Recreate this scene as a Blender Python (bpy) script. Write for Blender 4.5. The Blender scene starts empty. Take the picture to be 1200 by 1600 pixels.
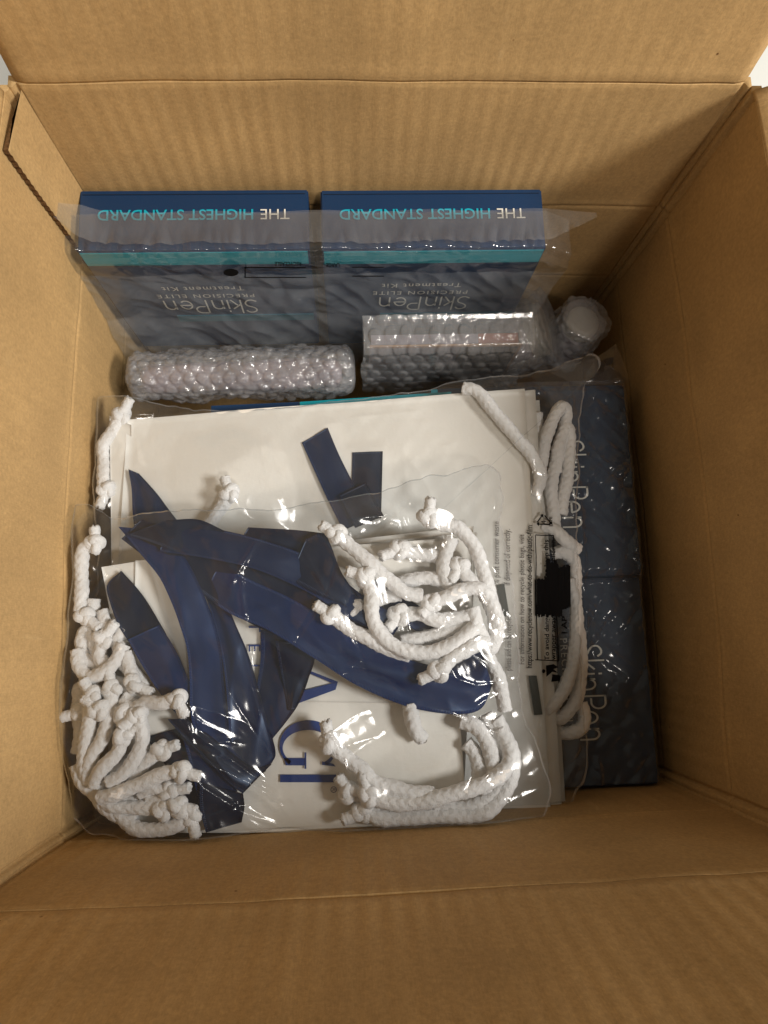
import bpy, bmesh, math, random
import numpy as np
from mathutils import Vector, Matrix, noise
random.seed(7); rng = np.random.RandomState(7)
S = bpy.context.scene
# ------------------------------------------------------------------ camera
F, CAM = 1142.0, np.array([.172, .1093, .4601])
def _R(rx, ry, rz):
    c, s = math.cos, math.sin
    X = np.array([[1,0,0],[0,c(rx),-s(rx)],[0,s(rx),c(rx)]]); Y = np.array([[c(ry),0,s(ry)],[0,1,0],[-s(ry),0,c(ry)]])
    Z = np.array([[c(rz),-s(rz),0],[s(rz),c(rz),0],[0,0,1]]); return Z @ Y @ X
CR = _R(.1738, -.0433, -.0352)
cam = bpy.data.cameras.new('camera'); co = bpy.data.objects.new('camera', cam); S.collection.objects.link(co)
M4 = Matrix.Identity(4)
for i in range(3):
    for j in range(3): M4[i][j] = CR[i][j]
    M4[i][3] = CAM[i]
co.matrix_world = M4
cam.sensor_fit = 'VERTICAL'; cam.sensor_height = 36; cam.lens = 36 * F / 1600; cam.clip_start = .01; cam.clip_end = 50
S.camera = co
S.render.resolution_x = 768; S.render.resolution_y = 1024
# ------------------------------------------------------------------ light
w = bpy.data.worlds.new('World'); S.world = w; w.use_nodes = True
bg = w.node_tree.nodes['Background']; bg.inputs[0].default_value = (1.0, .88, .70, 1); bg.inputs[1].default_value = .22
def area(name, loc, target, size, power, col):
    l = bpy.data.lights.new(name, 'AREA'); l.shape = 'RECTANGLE'; l.size = size[0]; l.size_y = size[1]; l.energy = power; l.color = col
    o = bpy.data.objects.new(name, l); S.collection.objects.link(o); o.location = loc
    o.rotation_euler = (Vector(target) - Vector(loc)).to_track_quat('-Z', 'Y').to_euler(); return o
area('window_light', (1.60, -.12, 1.35), (.12, .20, 0), (.50, .42), 43, (1.0, .95, .88))
area('ceiling_light', (.75, -.75, 2.0), (.2, .2, 0), (.26, .16), 16, (1.0, .91, .81))
S.view_settings.view_transform = 'Standard'; S.view_settings.look = 'None'; S.view_settings.exposure = 0; S.view_settings.gamma = 1
S.render.engine = 'CYCLES'
S.cycles.transparent_max_bounces = 24; S.cycles.max_bounces = 8

# ------------------------------------------------------------------ helpers
def ray(u, v): return CR @ np.array([(u-600)/F, -(v-800)/F, -1.0])
def at(u, v, z):                      # point of the photo at a known height
    d = ray(u, v); return CAM + d * (z - CAM[2]) / d[2]
def aty(u, v, y):
    d = ray(u, v); return CAM + d * (y - CAM[1]) / d[1]
def ZA(x, y): return 80 + x*.35, 760 + y*.35        # notes taken on enlarged views of the photo
def ZB(x, y): return 430 + x*.35, 760 + y*.35
def ZC(x, y): return 430 + x*.35, 1000 + y*.35
def ZD(x, y): return 740 + x/3.53, 580 + y/3.53
def ZE(x, y): return 740 + x/3.53, 900 + y/3.53
def Z5(x, y): return 90 + x/2.553, 520 + y/2.553
def Z6(x, y): return 450 + x/2.667, 570 + y/2.667

ROOT = {}
def thing(name, loc, label, cat, group=None):
    o = bpy.data.objects.new(name, None); S.collection.objects.link(o); o.location = loc; o.empty_display_size = .02
    o['label'] = label; o['category'] = cat
    if group: o['group'] = group
    ROOT[o.name] = Vector(loc); return o
def base(o):
    while o.parent: o = o.parent
    return ROOT.get(o.name, Vector((0,0,0)))
def mesh(name, verts, faces, m, parent=None, smooth=False, uvs=None, label=None, kind=None, mats=None, midx=None):
    me = bpy.data.meshes.new(name)
    v = np.asarray(verts, dtype=float)
    if parent is not None: v = v - np.array(base(parent))
    me.from_pydata(v.tolist(), [], [list(map(int, f)) for f in faces])
    me.materials.append(m)
    if smooth: me.polygons.foreach_set('use_smooth', [True]*len(me.polygons))
    if uvs is not None:
        ul = me.uv_layers.new(name='uv'); idx = np.empty(len(me.loops), dtype=int); me.loops.foreach_get('vertex_index', idx)
        ul.data.foreach_set('uv', np.asarray(uvs, dtype=float)[idx].ravel())
    me.update()
    o = bpy.data.objects.new(name, me); S.collection.objects.link(o)
    if parent is not None: o.parent = parent
    if label: o['label'] = label
    if kind: o['kind'] = kind
    return o
def grid_faces(nu, nv, wrap=False, off=0):   # nu along rows; vertex index = i*nv + j
    f = []
    for i in range(nu-1):
        for j in range(nv if wrap else nv-1):
            k = (j+1) % nv
            f.append((off+i*nv+j, off+i*nv+k, off+(i+1)*nv+k, off+(i+1)*nv+j))
    return f
def catmull(P, step):
    P = [np.array(p, float) for p in P]
    if len(P) == 2: P = [P[0], (P[0]+P[1])/2, P[1]]
    Q = [2*P[0]-P[1]] + P + [2*P[-1]-P[-2]]
    out = []
    for i in range(1, len(Q)-2):
        a, b, c, d = Q[i-1:i+3]
        n = max(2, int(np.linalg.norm(c-b)/step*1.5))
        for k in range(n):
            t = k/n
            out.append(.5*((2*b)+(-a+c)*t+(2*a-5*b+4*c-d)*t*t+(-a+3*b-3*c+d)*t**3))
    out.append(Q[-2]); out = np.array(out)
    L = np.r_[0, np.cumsum(np.linalg.norm(np.diff(out, axis=0), axis=1))]
    n = max(3, int(L[-1]/step)); s = np.linspace(0, L[-1], n)
    return np.stack([np.interp(s, L, out[:, k]) for k in range(3)], 1), s
def frames(P, closed=False):
    T = np.gradient(P, axis=0)
    if closed: T = np.roll(P, -1, 0) - np.roll(P, 1, 0)
    T /= np.linalg.norm(T, axis=1)[:, None] + 1e-12
    N = np.zeros_like(P); up = np.array([0, 0, 1.]) if abs(T[0][2]) < .9 else np.array([1., 0, 0])
    n = np.cross(np.cross(T[0], up), T[0]); n /= np.linalg.norm(n)
    for i in range(len(P)):
        n = n - T[i]*np.dot(n, T[i]); n /= np.linalg.norm(n) + 1e-12; N[i] = n
    return T, N, np.cross(T, N)
def braid_tube(P, s, R, seg=24, closed=False, pitch=.0054, amp=.17, phase=0, rfun=None):
    T, N, B = frames(P, closed)
    th = np.linspace(0, 2*math.pi, seg, endpoint=False)
    tri = np.abs(((th/(2*math.pi)*4 + phase) % 1) - .5)*2           # four plaits round the cord
    ph = s[:, None]/pitch + tri[None, :]*.85
    bump = np.abs(np.sin(math.pi*ph))**.8
    groove = 1 - .10*np.exp(-((tri[None, :])/.16)**2) - .05*np.exp(-((1-tri[None, :])/.16)**2)
    r = R*(1 - amp + amp*bump)*groove
    if rfun is not None: r = r*rfun[:, None]
    c, sn = np.cos(th)[None, :, None], np.sin(th)[None, :, None]
    V = P[:, None, :] + r[:, :, None]*(N[:, None, :]*c + B[:, None, :]*sn)
    return V.reshape(-1, 3), grid_faces(len(P), seg, True)
def box_vf(x0, y0, z0, x1, y1, z1):
    v = [(x0,y0,z0),(x1,y0,z0),(x1,y1,z0),(x0,y1,z0),(x0,y0,z1),(x1,y0,z1),(x1,y1,z1),(x0,y1,z1)]
    return v, [(0,3,2,1),(4,5,6,7),(0,1,5,4),(1,2,6,5),(2,3,7,6),(3,0,4,7)]

# ------------------------------------------------------------------ materials
def lin(r, g, b):
    f = lambda c: (c/255/12.92) if c <= 10 else ((c/255+.055)/1.055)**2.4
    return (f(r), f(g), f(b), 1)
class NT:
    def __init__(s, name):
        s.m = bpy.data.materials.new(name); s.m.use_nodes = True; s.t = s.m.node_tree; s.t.nodes.clear()
        s.out = s.n('ShaderNodeOutputMaterial')
    def n(s, typ, **kw):
        o = s.t.nodes.new(typ)
        for k, v in kw.items():
            if k.startswith('i_'):
                key = k[2:].replace('_', ' '); o.inputs[int(key) if key.isdigit() else key].default_value = v
            else: setattr(o, k, v)
        return o
    def l(s, a, b): s.t.links.new(a, b)
    def mapped(s, scale, coord='Object'):
        tc = s.n('ShaderNodeTexCoord'); mp = s.n('ShaderNodeMapping'); mp.inputs['Scale'].default_value = scale
        s.l(tc.outputs[coord], mp.inputs[0]); return mp.outputs[0]
    def ramp(s, fac, a, b, ca, cb):
        r = s.n('ShaderNodeValToRGB'); e = r.color_ramp.elements; e[0].position = a; e[1].position = b; e[0].color = ca; e[1].color = cb
        s.l(fac, r.inputs[0]); return r.outputs[0]
    def mix(s, fac, a, b, mode='MIX'):
        m = s.n('ShaderNodeMix', data_type='RGBA', blend_type=mode)
        for inp, v in ((m.inputs[0], fac), (m.inputs[6], a), (m.inputs[7], b)):
            if hasattr(v, 'links'): s.l(v, inp)
            else: inp.default_value = v
        return m.outputs[2]
    def noise(s, vec, scale, detail=4, rough=.6):
        n = s.n('ShaderNodeTexNoise'); n.inputs['Scale'].default_value = scale; n.inputs['Detail'].default_value = detail
        n.inputs['Roughness'].default_value = rough
        s.l(vec, n.inputs['Vector']); return n.outputs[0]
def principled(name, col, rough=.5, spec=.5, bump=None, colvar=None, coat=0, sheen=0, metal=0):
    k = NT(name); p = k.n('ShaderNodeBsdfPrincipled'); p.inputs['Base Color'].default_value = col
    p.inputs['Roughness'].default_value = rough; p.inputs['Specular IOR Level'].default_value = spec
    p.inputs['Coat Weight'].default_value = coat; p.inputs['Sheen Weight'].default_value = sheen; p.inputs['Metallic'].default_value = metal
    vec = k.mapped((1, 1, 1))
    if colvar:
        sc, amt = colvar; n = k.noise(vec, sc, 5)
        lo = tuple(c*(1-amt) for c in col[:3]) + (1,); hi = tuple(min(1, c*(1+amt)) for c in col[:3]) + (1,)
        k.l(k.ramp(n, .3, .7, lo, hi), p.inputs['Base Color'])
    if bump:
        sc, st, d = bump; b = k.n('ShaderNodeBump'); b.inputs['Strength'].default_value = st; b.inputs['Distance'].default_value = d
        k.l(k.noise(vec, sc, 6), b.inputs['Height']); k.l(b.outputs[0], p.inputs['Normal'])
    k.l(p.outputs[0], k.out.inputs[0]); return k.m
def cardboard(name, flute=(1, 0, 0), col=(181, 149, 102)):
    k = NT(name); p = k.n('ShaderNodeBsdfPrincipled'); p.inputs['Roughness'].default_value = .72; p.inputs['Specular IOR Level'].default_value = .25
    v = k.mapped((1, 1, 1)); c = lin(*col)
    fl = k.mapped(tuple(35 if a else 260 for a in (1-flute[0], 1-flute[1], 1)) )
    n1 = k.noise(v, 14, 5); n2 = k.noise(v, 420, 4, .75); n3 = k.noise(fl, 6, 3)
    a = k.ramp(n1, .3, .72, tuple(x*.86 for x in c[:3])+(1,), tuple(x*1.1 for x in c[:3])+(1,))
    a = k.mix(.35, a, k.ramp(n2, .3, .7, (.3, .3, .3, 1), (.72, .72, .72, 1)), 'OVERLAY')
    a = k.mix(.18, a, k.ramp(n3, .3, .7, (.3, .3, .3, 1), (.72, .72, .72, 1)), 'OVERLAY')
    vo = k.n('ShaderNodeTexVoronoi'); vo.inputs['Scale'].default_value = 60; k.l(v, vo.inputs['Vector'])
    sp = k.ramp(vo.outputs['Distance'], .03, .055, (.22, .13, .07, 1), (1, 1, 1, 1))
    gate = k.ramp(k.noise(v, 37, 2), .6, .63, (0, 0, 0, 1), (1, 1, 1, 1))
    a = k.mix(gate, a, k.mix(1.0, a, sp, 'MULTIPLY')); sc = k.mapped((9, 9, 1.6)); a = k.mix(k.ramp(k.noise(sc, 9, 3, .7), .66, .74, (0, 0, 0, 1), (.16, .16, .16, 1)), a, lin(214, 186, 140)); k.l(a, p.inputs['Base Color'])
    # washboarding of the flutes under the liner, and fibre relief
    wv = k.n('ShaderNodeTexWave'); wv.wave_type = 'BANDS'; wv.bands_direction = 'X' if flute[0] else 'Y'
    wv.inputs['Scale'].default_value = 31; wv.inputs['Distortion'].default_value = 1.6; wv.inputs['Detail'].default_value = 1; wv.inputs['Detail Scale'].default_value = .8
    st = k.mapped((1, 1, .25)); k.l(st, wv.inputs['Vector'])
    g2 = k.n('ShaderNodeMath', operation='MULTIPLY'); k.l(wv.outputs['Fac'], g2.inputs[0]); k.l(k.ramp(k.noise(v, 7, 2), .35, .7, (0,0,0,1), (1,1,1,1)), g2.inputs[1])
    b1 = k.n('ShaderNodeBump'); b1.inputs['Strength'].default_value = .46; b1.inputs['Distance'].default_value = .0008; k.l(g2.outputs[0], b1.inputs['Height'])
    b2 = k.n('ShaderNodeBump'); b2.inputs['Strength'].default_value = .35; b2.inputs['Distance'].default_value = .0004
    k.l(n2, b2.inputs['Height']); k.l(b1.outputs[0], b2.inputs['Normal']); k.l(b2.outputs[0], p.inputs['Normal'])
    k.l(p.outputs[0], k.out.inputs[0]); return k.m
def film(name, veil=.06, refl=1.6, rough=.10, bump=((60, .5, .001), (260, .3, .0004)), tint=(.93, .95, .97, 1), veilcol=(.85, .86, .86, 1), crease=0, cap=.26):
    k = NT(name); tr = k.n('ShaderNodeBsdfTransparent'); gl = k.n('ShaderNodeBsdfGlossy'); gl.inputs['Roughness'].default_value = rough
    tr.inputs[0].default_value = tint
    df = k.n('ShaderNodeBsdfDiffuse'); df.inputs[0].default_value = veilcol
    v = k.mapped((1, 1, 1)); prev = None
    if crease:                                   # sharp little crumple lines
        vo = k.n('ShaderNodeTexVoronoi', feature='DISTANCE_TO_EDGE'); vo.inputs['Scale'].default_value = crease
        ds = k.n('ShaderNodeTexNoise'); ds.inputs['Scale'].default_value = crease*.6; k.l(v, ds.inputs['Vector'])
        k.l(k.mix(.02, v, ds.outputs['Color']), vo.inputs['Vector'])
        b = k.n('ShaderNodeBump'); b.inputs['Strength'].default_value = .6; b.inputs['Distance'].default_value = .0012
        k.l(vo.outputs['Distance'], b.inputs['Height']); prev = b
    for sc, stn, d in bump:
        b = k.n('ShaderNodeBump'); b.inputs['Strength'].default_value = stn; b.inputs['Distance'].default_value = d
        k.l(k.noise(v, sc, 3, .5), b.inputs['Height'])
        if prev: k.l(prev.outputs[0], b.inputs['Normal'])
        prev = b
    fr = k.n('ShaderNodeFresnel'); fr.inputs['IOR'].default_value = 1.45
    if prev:
        k.l(prev.outputs[0], gl.inputs['Normal']); k.l(prev.outputs[0], fr.inputs['Normal']); k.l(prev.outputs[0], df.inputs['Normal'])
    mu = k.n('ShaderNodeMath', operation='MULTIPLY', use_clamp=True); mu.inputs[1].default_value = refl; k.l(fr.outputs[0], mu.inputs[0])
    mn = k.n('ShaderNodeMath', operation='MINIMUM'); mn.inputs[1].default_value = cap; k.l(mu.outputs[0], mn.inputs[0]); mu = mn
    m1 = k.n('ShaderNodeMixShader'); m1.inputs[0].default_value = veil
    vn = k.ramp(k.noise(k.mapped((1, .35, 1)), 38, 6, .7), .35, .72, (veil*.75,)*3+(1,), (veil*1.3,)*3+(1,)); k.l(vn, m1.inputs[0])
    k.l(tr.outputs[0], m1.inputs[1]); k.l(df.outputs[0], m1.inputs[2])
    m2 = k.n('ShaderNodeMixShader'); k.l(mu.outputs[0], m2.inputs[0]); k.l(m1.outputs[0], m2.inputs[1]); k.l(gl.outputs[0], m2.inputs[2])
    k.l(m2.outputs[0], k.out.inputs[0]); return k.m
def satin(name, col):
    k = NT(name); p = k.n('ShaderNodeBsdfPrincipled'); v = k.mapped((1, 1, 1), 'UV')
    p.inputs['Base Color'].default_value = col; p.inputs['Roughness'].default_value = .38; p.inputs['Specular IOR Level'].default_value = .42
    p.inputs['Specular Tint'].default_value = (.55, .72, 1, 1); p.inputs['Anisotropic'].default_value = .5
    # fine cross ribs of the weave plus stitched selvedge on both edges
    wv = k.n('ShaderNodeTexWave'); wv.bands_direction = 'X'; wv.inputs['Scale'].default_value = 340; k.l(v, wv.inputs['Vector'])
    sep = k.n('ShaderNodeSeparateXYZ'); k.l(v, sep.inputs[0])
    e = k.n('ShaderNodeMath', operation='SUBTRACT'); k.l(sep.outputs[1], e.inputs[0]); e.inputs[1].default_value = .5
    ab = k.n('ShaderNodeMath', operation='ABSOLUTE'); k.l(e.outputs[0], ab.inputs[0])
    edge = k.ramp(ab.outputs[0], .425, .45, (0, 0, 0, 1), (1, 1, 1, 1))
    h = k.n('ShaderNodeMath', operation='MULTIPLY'); k.l(wv.outputs['Fac'], h.inputs[0]); k.l(edge, h.inputs[1])
    b = k.n('ShaderNodeBump'); b.inputs['Strength'].default_value = .8; b.inputs['Distance'].default_value = .0006; k.l(h.outputs[0], b.inputs['Height'])
    b2 = k.n('ShaderNodeBump'); b2.inputs['Strength'].default_value = .12; b2.inputs['Distance'].default_value = .0005
    k.l(k.noise(k.mapped((1, 1, 1)), 90, 3), b2.inputs['Height']); k.l(b.outputs[0], b2.inputs['Normal']); k.l(b2.outputs[0], p.inputs['Normal'])
    lite = tuple(min(1, c*2.4) for c in col[:3]) + (1,)
    k.l(k.mix(h.outputs[0], k.mix(edge, col, tuple(c*.75 for c in col[:3])+(1,)), lite), p.inputs['Base Color'])
    k.l(p.outputs[0], k.out.inputs[0]); return k.m

MC_X = cardboard('cardboard_flutes_x', (1, 0, 0)); MC_Y = cardboard('cardboard_flutes_y', (0, 1, 0))
MEDGE = principled('cardboard_cut_edge', lin(96, 70, 44), .9, .1, bump=(900, .8, .001), colvar=(500, .5))
MPAPER = principled('white_bag_paper', lin(226, 222, 214), .42, .4, bump=(26, .25, .004), colvar=(9, .02))
MPRINT = principled('navy_print', lin(32, 58, 118), .35)
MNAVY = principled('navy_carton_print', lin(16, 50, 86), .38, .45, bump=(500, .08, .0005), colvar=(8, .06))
MNAVYD = principled('shaded_navy_carton_print', lin(17, 31, 50), .42, .4, colvar=(8, .08))  # same navy print with the right wall's shade mixed in; also flap seams
MTEAL = principled('teal_carton_print', lin(0, 152, 170), .35)
MTEALD = principled('deep_teal_print', lin(0, 96, 116), .4)
MTEALT = principled('teal_ink', lin(0, 160, 184), .4)
MSILV = principled('silver_ink', lin(226, 224, 214), .4)
MROPE = principled('white_cotton_cord', lin(229, 227, 225), .9, .1, bump=(900, .8, .0010), sheen=.4)
MRIB = satin('navy_satin', lin(15, 30, 62)); MRIBL = satin('bright_navy_satin', lin(17, 36, 74)); MRIBD = satin('dark_navy_satin', lin(11, 20, 42))  # one satin; tones vary by strip and paint lit and shaded folds
MINK = principled('black_film_ink', lin(16, 15, 17), .8, .1); MINKG = principled('faded_film_ink', lin(70, 66, 64), .5)
MINKD = principled('grey_green_ink_block', lin(62, 66, 62), .5)
MFILMG = film('glossy_poly_film', .04, 2.0, .08, bump=((200, .3, .0006),), cap=.4)
MFILM = film('clear_poly_film', .022, 1.1, .13, bump=((90, .10, .0008),))
MFILM2 = film('clear_poly_film_middle', .03, 1.1, .13, bump=((90, .10, .0008),))
MSEAM = film('film_seam', .16, 1.6, .12, bump=((300, .4, .0005),))
MFILMK = film('grey_sheen_poly_film', .16, 1.2, .10, bump=((30, .2, .002), (160, .15, .0007)), veilcol=(.62, .66, .70, 1))  # grey veil paints the clear film's grazing reflection into its colour
MFILMS = film('mouth_strip_film', .07, 1.9, .09, bump=((45, .3, .002), (200, .4, .0010)), veilcol=(.75, .8, .86, 1))
MFILMR = film('frosted_poly_film', .09, .9, .15, bump=((40, .25, .002), (160, .15, .0008)), veilcol=(.30, .42, .60, 1))
MBUB = film('bubble_film', .14, 1.6, .08, bump=((150, .6, .0014), (500, .4, .0005)), veilcol=(.85, .85, .87, 1))
MBUBR = film('crushed_bubble_film', .09, 2.0, .09, bump=((120, .6, .0016), (420, .5, .0007)), veilcol=(.9, .89, .90, 1))
MBUBD = film('bubble_film_inner', .16, 1.5, .12, bump=((180, .7, .0012), (600, .4, .0004)), veilcol=(.8, .78, .8, 1))
MDARK = principled('dark_print_board', lin(30, 26, 30), .4); MRED = principled('red_brown_print', lin(150, 82, 60), .45); MPALE = principled('pale_mauve_board', lin(128, 118, 124), .5, colvar=(60, .3))
MKRAFT = principled('tan_edge_print', lin(160, 120, 84), .6)
MCORE = principled('mauve_wrapped_tube', lin(150, 134, 138), .5, colvar=(40, .35)); MCAP = principled('pale_cap_plastic', lin(158, 150, 132), .5)
MFLOOR = principled('pale_table_top', lin(235, 238, 236), .5, colvar=(3, .03))

# ------------------------------------------------------------------ setting
fv, ff = box_vf(-3, -3, -.232, 3, 3, -.206)
fl = mesh('table_top', fv, ff, MFLOOR, smooth=False); fl['kind'] = 'structure'

# ------------------------------------------------------------------ carton
W, D, RIM, FLOOR = .40, .402, .1137, -.20
carton = thing('cardboard_box', (W/2, D/2, FLOOR-.004), 'open brown corrugated cardboard box seen from above with all the packed goods inside', 'box')
def wall_profile(s, L, z, seed, bulge, corner):
    d = -bulge*math.sin(math.pi*min(max(s/L, 0), 1))*(.5+.5*min(1, (z+.2)/.3))
    for c in (0.0, -.0975):
        wob = .0012*math.sin(s*23+seed) + .0008*math.sin(s*61+seed*2)
        q = z-c-wob
        d += (-.0010 if c == 0 else -.0005)*math.exp(-(q/.0014)**2) + (.0006 if c == 0 else .0003)*math.exp(-((q-.0042)/.003)**2)
    q = z-RIM-.0006*math.sin(s*31+seed); d += -.0004*math.exp(-(q/.002)**2)
    for e, sg in ((s, 1), (L-s, -1)):
        d += -.0022*math.exp(-((e-corner)/.0013)**2) + .0014*math.exp(-((e-corner*.5)/.003)**2)
    d += .0018*noise.noise(Vector((s*7, z*7, seed))) + .0007*noise.noise(Vector((s*22, z*18, seed+2))) + .0003*noise.noise(Vector((s*60, z*6, seed+4)))
    return d
def wall(name, origin, along, inward, L, seed, bulge, corner, m, flap_tilt, flap_len, label=None):
    o, a, n = map(np.array, (origin, along, inward)); V, Fc = [], []
    zs = sorted(set(np.round(np.r_[np.linspace(FLOOR, RIM, 64), [c+k*.0008 for c in (0, -.0975, RIM-.006) for k in range(-8, 9)]], 5)))
    zs = [z for z in zs if z <= RIM]
    ss = sorted(set(np.round(np.r_[np.linspace(0, L, 100), [corner+k*.0007 for k in range(-5, 8)], [L-corner-k*.0007 for k in range(-5, 8)]], 5)))
    for z in zs:
        for s in ss: V.append(o + a*s + n*wall_profile(s, L, z, seed, bulge, corner) + np.array([0, 0, z]))
    N1 = len(V); Fc += grid_faces(len(zs), len(ss))
    for z in (zs[0], zs[-1]):                       # outer liner, 5 mm behind
        for s in ss: V.append(o + a*s - n*(.0055+bulge*math.sin(math.pi*s/L)) + np.array([0, 0, z]))
    Fc += grid_faces(2, len(ss), off=N1)
    for j in range(len(ss)-1): Fc.append(((len(zs)-1)*len(ss)+j, (len(zs)-1)*len(ss)+j+1, N1+len(ss)+j+1, N1+len(ss)+j))
    mesh(name, V, Fc, m, carton, True, label=label)
    # flap folded outwards from the rim
    V = []; t = math.radians(flap_tilt); dirv = -n*math.sin(t) + np.array([0, 0, 1])*math.cos(t); nn = n*math.cos(t) + np.array([0, 0, 1])*math.sin(t)
    ms = np.linspace(.004, L-.004, 70); qs = np.r_[np.linspace(0, .012, 10), np.linspace(.016, flap_len, 40)]
    for q in qs:
        for s in ms:
            dd = -.0003*math.exp(-(q/.002)**2) + .0003*math.exp(-((q-.006)/.004)**2) + .001*noise.noise(Vector((s*8, q*8, seed+9)))
            V.append(o + a*s + n*(wall_profile(s, L, RIM, seed, bulge, corner)) + np.array([0, 0, RIM+.0004]) + dirv*q + nn*dd)
    n1 = len(V); Fc = grid_faces(len(qs), len(ms))
    for v in V[:n1]: V.append(v - nn*.005)
    Fc += [tuple(reversed([x+n1 for x in f])) for f in grid_faces(len(qs), len(ms))]
    mm = len(ms); last = (len(qs)-1)*mm
    for j in range(mm-1): Fc += [(last+j, last+j+1, n1+last+j+1, n1+last+j), (j+1, j, n1+j, n1+j+1)]
    for i in range(len(qs)-1):
        Fc += [(i*mm, (i+1)*mm, n1+(i+1)*mm, n1+i*mm), ((i+1)*mm+mm-1, i*mm+mm-1, n1+i*mm+mm-1, n1+(i+1)*mm+mm-1)]
    mesh('flap', V, Fc, m, carton, True)
wall('wall', (0, D, 0), (1, 0, 0), (0, -1, 0), W, 3, .002, .004, MC_X, 5, .19)
wall('wall', (0, 0, 0), (1, 0, 0), (0, 1, 0), W, 11, .001, .003, MC_X, 7, .19)
wall('wall', (0, 0, 0), (0, 1, 0), (1, 0, 0), D, 17, .005, .005, MC_Y, 24, .19)
wall('wall', (W, 0, 0), (0, 1, 0), (-1, 0, 0), D, 29, .006, .007, MC_Y, 62, .19)
bv, bf = box_vf(-.004, -.004, FLOOR-.004, W+.004, D+.004, FLOOR)
mesh('bottom_panel', bv, bf, MC_X, carton)
# glue tab lapped inside the left wall near the back corner, with a sawn slanting edge
V, Fc = [], []
prof = []
for i in range(120):
    z = FLOOR+.01 + (RIM-.0025-FLOOR-.01)*i/119
    y = .3655 + .00035*((i % 2)*2-1)
    prof.append((y, z))
def leftx(y, z): return wall_profile(y, D, z, 17, .005, .005)
for y, z in prof: V += [(leftx(y, z)+.0006, y, z), (leftx(y, z)+.0034, y, z), (leftx(.384, z)+.0036, .384, z), (leftx(.40, z)+.0050, .401, z)]
Fc = grid_faces(len(prof), 4); k = (len(prof)-1)*4; Fc += [(k, k+1, k+2, k+3)]
me_tab = mesh('glue_tab', V, Fc, MC_Y, carton, False)
me_tab.data.materials.append(MEDGE)
for p in me_tab.data.polygons:
    vi = [v % 4 for v in p.vertices]
    if max(vi) <= 1 or len(set(vi)) == 4: p.material_index = 1
    else: p.use_smooth = True

# ------------------------------------------------------------------ lettering
def text_vf(body, size, extrude=0, spacing=1.0, align='CENTER', bold=0):
    cu = bpy.data.curves.new('lettering', 'FONT'); cu.body = body; cu.size = size; cu.align_x = align; cu.align_y = 'CENTER'
    cu.space_character = spacing; cu.resolution_u = 3; cu.offset = bold
    o = bpy.data.objects.new('t', cu); S.collection.objects.link(o)
    dg = bpy.context.evaluated_depsgraph_get(); me = bpy.data.meshes.new_from_object(o.evaluated_get(dg))
    v = np.array([tuple(x.co)[:2] for x in me.vertices]).reshape(-1, 2); f = [tuple(p.vertices) for p in me.polygons]
    bpy.data.objects.remove(o); bpy.data.curves.remove(cu); bpy.data.meshes.remove(me)
    return v, f
def strokes_vf(strokes, w):                  # monoline letters: each stroke a flat band
    V, Fc = [], []
    for st in strokes:
        P = np.array(st, float)
        if len(P) > 2: P, _ = catmull([(x, y, 0) for x, y in P], .35*w if len(P) > 3 else .5*w); P = P[:, :2]
        T = np.gradient(P, axis=0); T /= np.linalg.norm(T, axis=1)[:, None]+1e-9
        P = P.copy(); P[0] -= T[0]*w*.4; P[-1] += T[-1]*w*.4
        N = np.stack([-T[:, 1], T[:, 0]], 1); o = len(V)
        for p, n in zip(P, N): V += [p-n*w/2, p+n*w/2]
        for i in range(len(P)-1): Fc.append((o+2*i, o+2*i+2, o+2*i+3, o+2*i+1))
    return np.array(V), Fc
def arc(cx, cy, rx, ry, a0, a1, n=14): return [(cx+rx*math.cos(math.radians(a0+(a1-a0)*i/n)), cy+ry*math.sin(math.radians(a0+(a1-a0)*i/n))) for i in range(n+1)]
SKIN = [   # thin rounded monoline wordmark, cap height 1
    [(.52,.86),(.40,.98),(.22,.98),(.06,.86),(.08,.68),(.24,.55),(.44,.44),(.50,.24),(.40,.06),(.20,0),(0,.1)],
    [(.72,0),(.72,1.05)], [(1.10,.68),(.74,.34)], [(.86,.44),(1.14,0)],
    [(1.32,0),(1.32,.66)], [(1.32,.86),(1.32,.93)],
    [(1.56,0),(1.56,.66)], arc(1.79,.42,.23,.26,180,0)+[(2.02,.2),(2.02,0)],
    [(2.32,-.02),(2.32,1.0)], [(2.32,1.0),(2.60,1.0)]+arc(2.62,.74,.26,.26,90,-90)+[(2.45,.48)],
    [(3.02,.36),(3.52,.36)]+arc(3.27,.34,.26,.32,12,310),
    [(3.78,0),(3.78,.66)], arc(4.01,.42,.23,.26,180,0)+[(4.24,.2),(4.24,0)]]
def skinpen(width):
    v, f = strokes_vf([[(x, y) for x, y in s] for s in SKIN], .075); v = v - np.array([2.12, .5]); v = v*width/4.24; v[:, 1] *= 1.28; return v, f

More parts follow.
